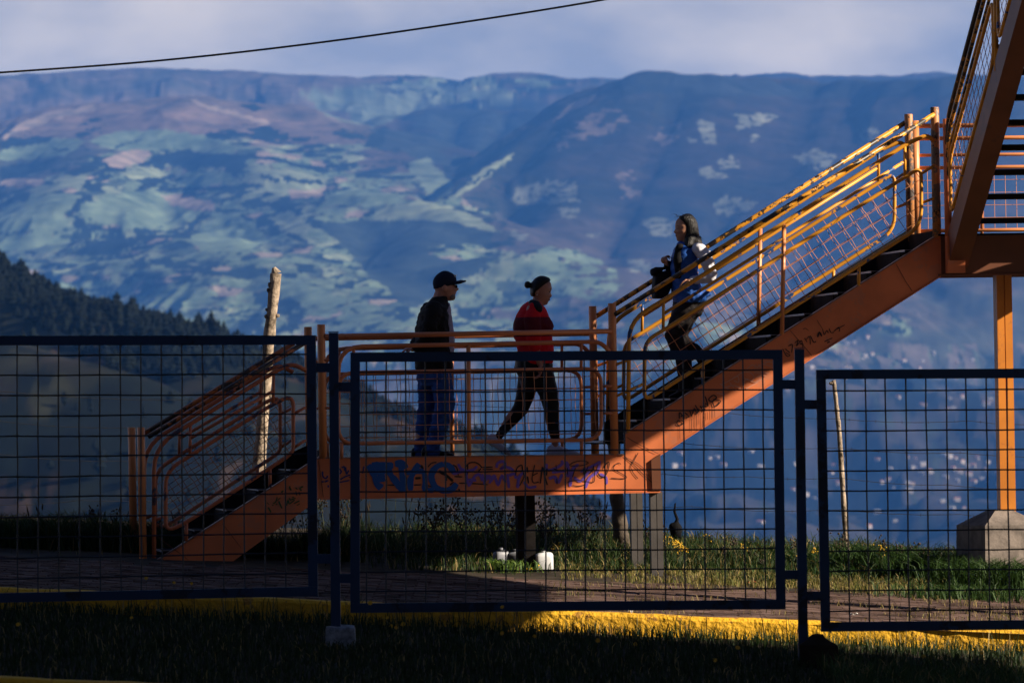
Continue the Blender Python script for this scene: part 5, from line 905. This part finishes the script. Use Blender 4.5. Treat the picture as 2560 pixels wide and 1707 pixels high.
for a, b, d in (((1217, 1100), (1279, 1137), .10), ((1363, 1135), (1446, 1135), -.10)):
    F2.shoe(a, b, 26, .043, d); so = F2.done('shoe', M['shoe_w'], wom, .006, 2); pa, pb = F2.p(*a, d), F2.p(*b, d); ax_ = (pb - pa); L_ = ax_.length; ax_.normalize(); up_ = ax_.cross(N_AX).normalized(); up_ = up_ if up_.z > 0 else -up_; rs = []
    for t, k in ((-.02, .5), (.04, .8), (.3, .84), (.65, 1.06), (.88, .92), (1.0, .5)): rs.append([pa + ax_ * L_ * t + N_AX * (.047 * k * sx) + up_ * h for sx, h in ((-1, -.012), (1, -.012), (1, .012), (-1, .012))])
    MB().rings(rs).build('sole', M['sole'], so)
F2.torso([(1328, 1338, 741, .050, 0), (1325.5, 1340, 733, .080, 0), (1325, 1349, 723, .088, 0), (1325.5, 1360, 715, .089, 0), (1327, 1371, 707, .086, 0), (1332.5, 1377, 701, .078, 0), (1337, 1374, 695.5, .066, 0), (1344, 1366, 691.5, .042, 0), (1350, 1358, 689.5, .015, 0)], 2.2)
F2.ball(1319, 712, 0, 8.5, .033, 9.5); F2.ball(1326, 712, 0, 5, .02, 5); F2.done('hair', M['hair'], wom, .005, 2)
mb = MB()
for d in (-.031, .031): mb.ball(F2.p(1372.5, 730, d * 1.22), .008, .014, .0045, seg=8)
mb.build('eye', M['eye'], wom); mb = MB()
for d in (-.031, .031): mb.tube([F2.p(1367, 724.5, d * 1.5), F2.p(1373, 722.5, d * 1.25), F2.p(1377.5, 724, d * .7)], .0028, 5)
mb.build('eyebrow', M['hair'], wom); mb = MB(); mb.ball(F2.p(1373.2, 749.3, 0), .008, .022, .009, seg=8); mb.build('lips', M['lip'], wom, smooth=True)
mb = MB(); mb.ball(F2.p(1339.5, 738, -.079), .006, .004, .006, seg=6); mb.build('earring', M['paper'], wom)
# --- woman in the blue vest coming down the stairs
F3 = Fig(0.60)
F3.head([(1703, 541), (1692, 549), (1688.5, 557), (1687.5, 566), (1688.5, 571), (1687, 575), (1684.8, 580), (1687, 583.5), (1689.5, 585), (1688.5, 587.5), (1690, 590), (1689.5, 593), (1691.5, 595), (1691.5, 600), (1694, 603), (1702, 605)],
        [(1722, 541), (1733, 549), (1738, 558), (1739, 571), (1737, 583), (1732, 592), (1726, 599), (1719, 605)], 0, 0.071)
F3.limb([(1714, 592, 0, 14), (1718, 620, 0, 16)]); F3.ball(1686.3, 580, 0, 2.6, .012, 2.6)
F3.torso([(1700, 1738, 618, .10, 0), (1694, 1744, 650, .15, 0), (1692, 1745, 690, .145, 0), (1692, 1752, 735, .16, 0), (1694, 1750, 765, .15, 0)])
F3.limb([(1740, 628, -.17, 13), (1760, 665, -.205, 11), (1768, 694, -.21, 10), (1722, 700, -.17, 7.5)]); F3.hand((1724, 700), (1700, 702), -.165, .35, 1, .95)
F3.limb([(1725, 632, .17, 13), (1700, 680, .20, 11), (1690, 684, .19, 10), (1668, 655, .05, 7.5)]); F3.hand((1672, 665), (1660, 650), .03, 1.0, -1, .95); F3.ball(1661, 650, .03, 8.5, .036, 9)
F3.limb([(1715, 768, -.08, 24), (1676, 838, -.09, 19), (1704, 900, -.09, 13), (1708, 975, -.09, 9)]); F3.limb([(1722, 768, .08, 24), (1700, 842, .09, 18), (1740, 876, .09, 13), (1768, 908, .09, 9)])
wb = F3.done('person', M['skin_b'], None, .0055, 3)
tag(wb, 'long-haired woman in a blue vest and white sleeves coming down the upper stairs', 'person')
F3.torso([(1694, 1720, 606, .075, 0), (1690, 1735, 617, .14, 0), (1684, 1741, 628, .175, 0), (1679, 1745, 645, .185, 0), (1677, 1743, 665, .18, 0), (1678, 1745, 690, .185, 0), (1680, 1752, 715, .195, 0), (1681, 1760, 735, .20, 0), (1682, 1765, 748, .20, 0), (1684, 1760, 756, .19, 0)], 2.4)
F3.limb([(1699, 610, -.03, 8), (1704, 618, -.05, 9)]); F3.limb([(1751, 735, -.1, 12), (1768, 735, -.1, 6)])
F3.done('vest', M['vest'], wb, .008, 3)
F3.limb([(1738, 624, -.165, 16), (1752, 640, -.20, 17), (1762, 665, -.215, 15.5), (1769, 690, -.22, 14), (1768, 695, -.22, 13), (1750, 699, -.21, 11.5), (1730, 700, -.185, 10), (1722, 700, -.175, 9.5)])
F3.done('sleeve', M['sleeve'], wb, .007, 3)
F3.limb([(1725, 628, .165, 16), (1708, 662, .21, 16), (1695, 684, .20, 13), (1684, 673, .13, 12), (1672, 660, .06, 10)]); F3.done('sleeve', M['black'], wb, .008, 3)
mb = MB(); F3.limb([(1696, 622, -.10, 13), (1690, 650, -.13, 14), (1692, 690, -.14, 10)]); F3.done('scarf', M['black'], wb, .008, 3)
F3.torso([(1684, 1764, 740, .165, 0), (1684, 1762, 758, .17, 0), (1680, 1758, 775, .165, 0), (1678, 1752, 790, .15, 0)], 2.4)
F3.limb([(1714, 775, -.08, 29), (1694, 808, -.09, 27), (1680, 838, -.09, 24), (1690, 866, -.09, 21), (1704, 900, -.09, 19.5), (1711, 940, -.09, 21), (1713, 968, -.09, 22)]); F3.limb([(1724, 775, .08, 28), (1712, 812, .09, 25), (1704, 842, .09, 21), (1722, 862, .09, 18), (1748, 880, .09, 16), (1764, 902, .09, 15)])
F3.done('trousers', M['trouser'], wb, .009, 3)
for a, b, d in (((1722, 986), (1668, 994), -.09), ((1788, 914), (1757, 938), .09)):
    F3.shoe(a, b, 24, .042, d); F3.done('shoe', M['shoe_b'], wb, .006, 2)
F3.torso([(1708, 1757, 612, .085, 0), (1706, 1752, 600, .088, 0), (1706, 1748, 584, .088, 0), (1706, 1746, 570, .086, 0), (1700, 1744, 558, .082, 0), (1696, 1740, 549, .078, 0), (1698, 1734, 541, .066, 0), (1708, 1729, 536.5, .045, 0), (1714, 1723, 534, .02, 0)], 2.2)
F3.limb([(1722, 600, -.075, 15), (1716, 622, -.11, 12), (1708, 634, -.13, 7)]); F3.limb([(1740, 600, -.02, 14), (1748, 613, -.02, 9)])
hr = F3.done('hair', M['hair'], wb, .0055, 2); mb = MB()
for _ in range(16):
    a = F3.p(random.uniform(1694, 1712), random.uniform(539, 546), random.uniform(-.05, .05)); e_ = a + S_AX * random.uniform(-.07, -.01) + UPZ * random.uniform(.0, .04); mb.tube([a, a.lerp(e_, .5) + UPZ * random.uniform(0, .015), e_], [.0014, .0012, .0008], 4)
for _ in range(14):
    a = F3.p(random.uniform(1740, 1754), random.uniform(585, 608), random.uniform(-.06, .06)); e_ = a + S_AX * random.uniform(.0, .03) - UPZ * random.uniform(.02, .06); mb.tube([a, e_], [.002, .001], 4)
tag(mb.build('stray_hair', M['hair'], hr), kind='stuff'); mb = MB()
for d in (-.031, .031): mb.ball(F3.p(1692.5, 571, d * 1.22), .008, .013, .004, seg=8); mb.tube([F3.p(1699, 566, d * 1.5), F3.p(1693, 564.5, d * 1.25), F3.p(1689.5, 566, d * .7)], .0026, 5)
mb.build('eye', M['eye'], wb); mb = MB(); mb.ball(F3.p(1690.5, 588.8, 0), .008, .021, .008, seg=8); mb.build('lips', M['lip'], wb, smooth=True)
# her black tote with a cap hung on it
tb = tag(empty('tote_bag'), 'black tote bag hanging in front of the woman in the blue vest', 'bag'); F4 = Fig(0.62); F4.torso([(1636, 1664, 746, .10, .06), (1634, 1670, 740, .12, .06), (1634, 1680, 715, .12, .06), (1637, 1682, 684, .11, .06), (1638, 1680, 678, .10, .06)], 5); F4.done('bag_body', M['black'], tb, .008, 1)
MB().tube(rnd([F4.p(1652, 680, .1), F4.p(1664, 664, .08), F4.p(1680, 682, .1)], .05), .008, 7).build('bag_handle', M['black'], tb, smooth=True)
F4.torso([(1629, 1652, 690, .06, .02), (1626, 1656, 682, .085, .02), (1626, 1658, 674, .085, .02), (1632, 1652, 670, .05, .02)], 2.1); F4.limb([(1640, 672, .02, 5), (1662, 671, .02, 4)]); hc = F4.done('folded_cap', M['black'], None, .007, 2); tag(hc, 'dark folded cap resting on top of the black tote bag', 'cap')
# ------------------------------------------------------------------ plants
def leafmat(name, sub=0.25):
    m = bpy.data.materials.new(name); m.use_nodes = True; t = m.node_tree; b = t.nodes['Principled BSDF']; a = t.nodes.new('ShaderNodeAttribute'); a.attribute_name = 'cover'; t.links.new(a.outputs['Color'], b.inputs['Base Color']); b.inputs['Roughness'].default_value = .6; b.inputs['Specular IOR Level'].default_value = .25
    tr = t.nodes.new('ShaderNodeBsdfTranslucent'); t.links.new(a.outputs['Color'], tr.inputs['Color']); mx = t.nodes.new('ShaderNodeMixShader'); mx.inputs[0].default_value = sub; t.links.new(b.outputs[0], mx.inputs[1]); t.links.new(tr.outputs[0], mx.inputs[2]); t.links.new(mx.outputs[0], t.nodes['Material Output'].inputs[0]); return m
M['grass'] = leafmat('grass_blades', .3)
def tri_mesh(name, v, f, col, m, parent=None):
    me = bpy.data.meshes.new(name); me.vertices.add(len(v)); me.vertices.foreach_set('co', v.astype(np.float32).ravel()); me.loops.add(f.size); me.loops.foreach_set('vertex_index', f.astype(np.int32).ravel()); me.polygons.add(len(f)); me.polygons.foreach_set('loop_start', np.arange(0, f.size, 3, dtype=np.int32)); me.update(calc_edges=True)
    me.materials.append(m); a = me.color_attributes.new('cover', 'FLOAT_COLOR', 'POINT'); a.data.foreach_set('color', np.concatenate([col, np.ones((len(col), 1))], 1).astype(np.float32).ravel()); o = bpy.data.objects.new(name, me); COL.objects.link(o)
    if parent is not None: o.parent = parent
    return o
def blades(x, y, z, h, w, lean, c1, c2, dry=0.0, dryc=(0.32, 0.24, 0.09)):
    n = len(x); a = rng.random(n) * 2 * np.pi; b = rng.random(n) * 2 * np.pi; ca, sa = np.cos(a), np.sin(a); l = lean * h * (0.3 + rng.random(n)); lx, ly = np.cos(b) * l, np.sin(b) * l
    P = np.zeros((n, 5, 3)); hw = w * (0.6 + 0.8 * rng.random(n)) / 2
    P[:, 0] = np.stack([x - ca * hw, y - sa * hw, z - .02], 1); P[:, 1] = np.stack([x + ca * hw, y + sa * hw, z - .02], 1)
    mx, my, mz = x + lx * .35, y + ly * .35, z + h * .6; P[:, 2] = np.stack([mx - ca * hw * .8, my - sa * hw * .8, mz], 1); P[:, 3] = np.stack([mx + ca * hw * .8, my + sa * hw * .8, mz], 1); P[:, 4] = np.stack([x + lx, y + ly, z + h * (1 - .25 * lean)], 1)
    i = np.arange(n)[:, None] * 5; f = np.concatenate([i + np.array([[0, 1, 3]]), i + np.array([[0, 3, 2]]), i + np.array([[2, 3, 4]])], 0); t = rng.random((n, 1)); c_ = np.array(c1) * (1 - t) + np.array(c2) * t; dr = rng.random(n) < dry; c_[dr] = np.array(dryc) * (0.6 + .6 * rng.random((dr.sum(), 1)))
    return P.reshape(-1, 3), f, np.repeat(c_, 5, 0)
def grass(name, sets, label=None):
    V, F_, C2, o = [], [], [], 0
    for v, f, c_ in sets: V.append(v); F_.append(f + o); C2.append(c_); o += len(v)
    return tag(tri_mesh(name, np.concatenate(V), np.concatenate(F_), np.concatenate(C2), M['grass']), kind='stuff')
vz_ = np.vectorize(verge_z); G1, G2 = (0.011, 0.028, 0.006), (0.038, 0.072, 0.013)
def scatter(n, x0, x1, y0, y1): return x0 + (x1 - x0) * rng.random(n), y0 + (y1 - y0) * rng.random(n)
S_ = []
x, y = scatter(42000, -5.6, 5.6, 51.4, 57.4); k = fbm(x * 1.2, y * 1.2, 4); keep = (rng.random(len(x)) < np.clip((y - 51.6) * .7 + (k - .55) * 5, .03, 1)); keep &= ~((x < -2.2) & (x > -3.6) & (y < 53.2)); keep &= ~((x < -1.0) & (y > 53.7)); x, y, k = x[keep], y[keep], k[keep]
S_.append(blades(x, y, vz_(x, y), (.05 + .18 * k * rng.random(len(x))) * np.where(y > 53.5, 1.4, 1), .008, .7, G1, G2, .12))
x, y = scatter(15000, 2.2, 5.6, 53.3, 55.6); k = fbm(x * 1.6, y * 1.6, 3); keep = rng.random(len(x)) < np.clip((k - .3) * 3, 0, 1); x, y, k = x[keep], y[keep], k[keep]; S_.append(blades(x, y, vz_(x, y), .07 + .62 * np.clip(k - .2, 0, 1) ** 1.7 * rng.random(len(x)) ** .6, .010, .85, G1, (0.032, 0.075, 0.013), .04))
x, y = scatter(11000, -5.6, -1.4, 52.5, 53.6); k = fbm(x * 1.3 + 9, y * 1.3, 3); S_.append(blades(x, y, vz_(x, y), .12 + .42 * k * rng.random(len(x)), .009, .6, G1, (0.035, 0.07, 0.015), .05))
x, y = scatter(9000, -1.8, 2.4, 53.6, 56.2); k = fbm(x * 1.7 + 3, y * 1.7, 3); S_.append(blades(x, y, vz_(x, y), .08 + .34 * k * rng.random(len(x)), .007, .5, G1, (0.05, 0.085, 0.02), .12))
x, y = scatter(9000, 0.4, 4.4, 50.6, 53.2); k = fbm(x * 2.7 + 3, y * 2.7, 3); keep = rng.random(len(x)) < np.clip((k - .38) * 4, 0, 1) * np.clip((y - 50.4), .2, 1); x, y, k = x[keep], y[keep], k[keep]; S_.append(blades(x, y, vz_(x, y), .03 + .08 * rng.random(len(x)), .008, .9, (0.10, 0.12, 0.02), (0.20, 0.17, 0.045), .35))
grass('verge_grass', S_)
gz = lambda x, y: 0.098 - 0.06 * x + 0.018 * (y - 45); S_ = []
x, y = scatter(5200, 0.2, 5.4, 45.2, 50.9); k = fbm(x * 1.9 + 13, y * 2.6, 3); keep = k > .56; x, y = x[keep], y[keep]; S_.append(blades(x, y, gz(x, y), .02 + .07 * rng.random(len(x)), .006, 1.1, (0.08, 0.10, 0.02), (0.2, 0.16, 0.06), .6))
grass('path_weeds', S_)
lz = lambda x, y: low_z(x, y); S_ = []
x, y = scatter(52000, -6, 6, 37.0, 44.9); k = fbm(x * 1.4 + 5, y * 1.4, 4); S_.append(blades(x, y, lz(x, y), .04 + .13 * k * rng.random(len(x)) + np.where(y > 44.2, .03, 0), .007, .6, (0.007, 0.018, 0.004), (0.026, 0.052, 0.010), .04))
x, y = scatter(2600, -6, 6, 43.9, 44.9); k = fbm(x * 3 + 5, y * 2, 4); keep = k > .46; x, y, k = x[keep], y[keep], k[keep]; S_.append(blades(x, y, lz(x, y), .08 + .24 * rng.random(len(x)) ** 2, .007, .35, G1, (0.05, 0.08, 0.02), .15))
x, y = scatter(9000, 2.2, 5.2, 38.0, 41.6); k = fbm(x * 2 + 1, y * 2, 3); S_.append(blades(x, y, lz(x, y), .08 + .2 * k * rng.random(len(x)), .008, .6, G1, (0.05, 0.10, 0.02), .08))
grass('front_grass', S_)
# seeding weeds that show against the valley, each a plant
M['stem'] = mat('weed_stem', (0.045, 0.055, 0.02), 0.8, 0.3, 30); M['seed'] = mat('seed_head', (0.05, 0.032, 0.02), 0.9, 0.4, 40); M['petal'] = mat('yellow_petal', (0.72, 0.42, 0.015), 0.7); M['petal_o'] = mat('orange_petal', (0.75, 0.22, 0.02), 0.7)
def weed(x, y, h, kind, zf):
    z = zf(x, y); r0 = empty('weed_plant'); sm, hd, lf = MB(), MB(), MB(); k = random.randint(2, 4) if kind != 'spike' else random.randint(1, 3)
    for _ in range(k):
        a = random.uniform(0, 6.28); l = random.uniform(.05, .25) * h; hh = h * random.uniform(.7, 1); b0 = Vector((x, y, z - .02)); tp = Vector((x + math.cos(a) * l, y + math.sin(a) * l, z + hh)); md = b0.lerp(tp, .5) + Vector((math.cos(a), math.sin(a), 0)) * -.03 * h; sm.tube([b0, md, tp], [.004, .003, .0018], 5)
        if kind == 'spike': hd.tube([tp - (tp - md).normalized() * .02, tp, tp + (tp - md).normalized() * .05], [.004, .0085, .003], 6)
        else:
            for q in range(random.randint(5, 9)):
                t = random.uniform(.45, 1); p = md.lerp(tp, t); e_ = p + Vector((random.uniform(-.06, .06), random.uniform(-.06, .06), random.uniform(.02, .07))) * (h / .5); sm.tube([p, e_], [.0018, .0012], 4)
                hd.ball(e_, *( (random.uniform(.005, .008),) if kind == 'yellow' else (random.uniform(.006, .012), None, random.uniform(.008, .015))), seg=6)
        for q in range(random.randint(4, 8)):
            t = random.uniform(.05, .75); p = b0.lerp(md, t * 2) if t < .5 else md.lerp(tp, t * 2 - 1); a2 = random.uniform(0, 6.28); d = Vector((math.cos(a2), math.sin(a2), random.uniform(-.1, .6))) * random.uniform(.04, .09) * (1.15 - t); w_ = Vector((-math.sin(a2), math.cos(a2), 0)) * .011; lf.add([p, p + d * .5 + w_, p + d, p + d * .5 - w_], [(0, 1, 2, 3)])
    tag(sm.build('stem', M['stem'], r0), kind='stuff'); tag(hd.build('seed_head', M['seed'] if kind in ('spike', 'bud') else M['petal'], r0, smooth=True), kind='stuff'); tag(lf.build('leaf', M['stem'], r0), kind='stuff')
    return r0
WP = {'spike': 'slender weed with dark seed spikes', 'bud': 'bushy weed with dark round buds', 'yellow': 'weed with small yellow flower heads'}
def wzone(px): return next(z for lim, z in ((345, 'left of the foot of the lower stairs'), (640, 'behind the lower flight of stairs'), (800, 'where the lower stairs meet the landing'), (1080, 'behind the left half of the landing'), (1290, 'just left of the dark landing support'), (1535, 'between the dark support and the leaning post'), (1660, 'at the foot of the right landing supports'), (2015, 'in the sunny verge right of the supports'), (9999, 'near the thin wooden fence post')) if px < lim)
for px0, px1, k, kinds, h0, h1 in ((640, 800, 12, ('bud', 'bud', 'spike'), .3, .55), (810, 1080, 20, ('spike', 'bud', 'spike'), .3, .55), (1080, 1290, 22, ('bud', 'bud', 'spike'), .35, .58), (1340, 1530, 14, ('bud', 'spike', 'bud'), .3, .52), (1600, 1650, 4, ('bud',), .3, .42), (1660, 1740, 5, ('yellow',), .16, .28), (1370, 1500, 4, ('yellow',), .12, .22), (1740, 2010, 9, ('yellow', 'bud'), .12, .3), (0, 340, 14, ('spike', 'bud'), .25, .45), (350, 640, 10, ('spike', 'bud'), .25, .4), (2040, 2400, 10, ('yellow', 'bud'), .15, .35)):
    for _ in range(k):
        px = random.uniform(px0, px1); D = random.uniform(53.6, 55.2) if px > 760 else random.uniform(52.7, 53.5); p = at(px, 1400, D); kd = random.choice(kinds); tag(weed(p.x, D, random.uniform(h0, h1), kd, verge_z), WP[kd] + ' ' + wzone(px), 'plant', WP[kd] + ' ' + wzone(px))
def flower(x, y, h, zf, m, label, grp):
    z = zf(x, y); r0 = empty('wildflower'); tp = Vector((x + random.uniform(-.02, .02), y, z + h)); MB().tube([(x, y, z - .01), tp], .002, 4).build('stem', M['stem'], r0); mb = MB(); n = 8
    ax = Vector((random.uniform(-.4, .4), -1, random.uniform(.2, 1))).normalized(); e1 = ax.orthogonal().normalized(); e2 = ax.cross(e1); r_ = random.uniform(.014, .022)
    for q in range(n):
        a = 2 * math.pi * q / n; d = e1 * math.cos(a) + e2 * math.sin(a); w_ = (e2 * math.cos(a) - e1 * math.sin(a)) * r_ * .33; mb.add([tp, tp + d * r_ * .6 + w_ + ax * .003, tp + d * r_, tp + d * r_ * .6 - w_ + ax * .003], [(0, 1, 2, 3)])
    mb.ball(tp + ax * .003, r_ * .35, seg=6); mb.build('petals', m, r0); tag(r0, label, 'flower', grp)
for px, py in ((365, 1444), (430, 1456), (480, 1458), (930, 1495), (975, 1543), (985, 1568), (1010, 1600), (1255, 1488), (1305, 1518), (1250, 1582), (980, 1622), (1340, 1636), (1592, 1642), (1848, 1618), (1785, 1668), (2308, 1640), (2450, 1632), (45, 1560), (330, 1543), (1500, 1600), (1140, 1640)):
    D = random.uniform(41.0, 44.5); p = at(px, py, D); zl = low_z(p.x, D); h = min(max(p.z - zl, .05), .34); flower(p.x, D, h, low_z, M['petal'], 'small yellow wildflower among the dark grass in front of the kerb', 'yellow wildflowers by the fence')
# leafy tuft and shrubs
def tuft(name, x, y, zf, n, h, w, c1, c2, label, lean=.8, spread=.12):
    r0 = tag(empty(name), label, 'plant'); xx = x + rng.normal(0, spread, n); yy = y + rng.normal(0, spread * .7, n); zz_ = np.array([zf(a, b) for a, b in zip(xx, yy)]); v, f, c_ = blades(xx, yy, zz_, h * (.4 + .6 * rng.random(n)), w, lean, c1, c2); tri_mesh('foliage', v, f, c_, M['grass'], r0)
p = SPW(1265, 1418, 0.1); tuft('leafy_tuft', p.x, p.y, verge_z, 260, .16, .016, (0.05, .11, .02), (.13, .2, .03), 'bright leafy tuft catching sun left of the dark landing support', .9, .11)
for px, D, n, h, sp, lab in ((2330, 53.4, 900, .42, .20, 'dense dark clump of tall grass left of the concrete pedestal'), (2490, 52.0, 1900, .44, .26, 'leafy dark clump growing in front of the concrete pedestal'), (2200, 54.2, 900, .40, .24, 'arching green grass clump beside the thin wooden fence post'), (2400, 50.2, 700, .20, .32, 'low dark weedy clump at the path edge below the pedestal'), (290, 53.1, 900, .38, .22, 'dark rounded grass clump beside the foot of the lower stairs'), (40, 53.2, 600, .4, .2, 'dark tufted grass clump by the left end of the barbed wire')):
    p = at(px, 1400, D); tuft('grass_clump', p.x, D, verge_z if D > 51 else (lambda a, b: ground_z(a, b)), n, h, .011, (.018, .045, .010), (.05, .10, .02), lab, .9, sp)
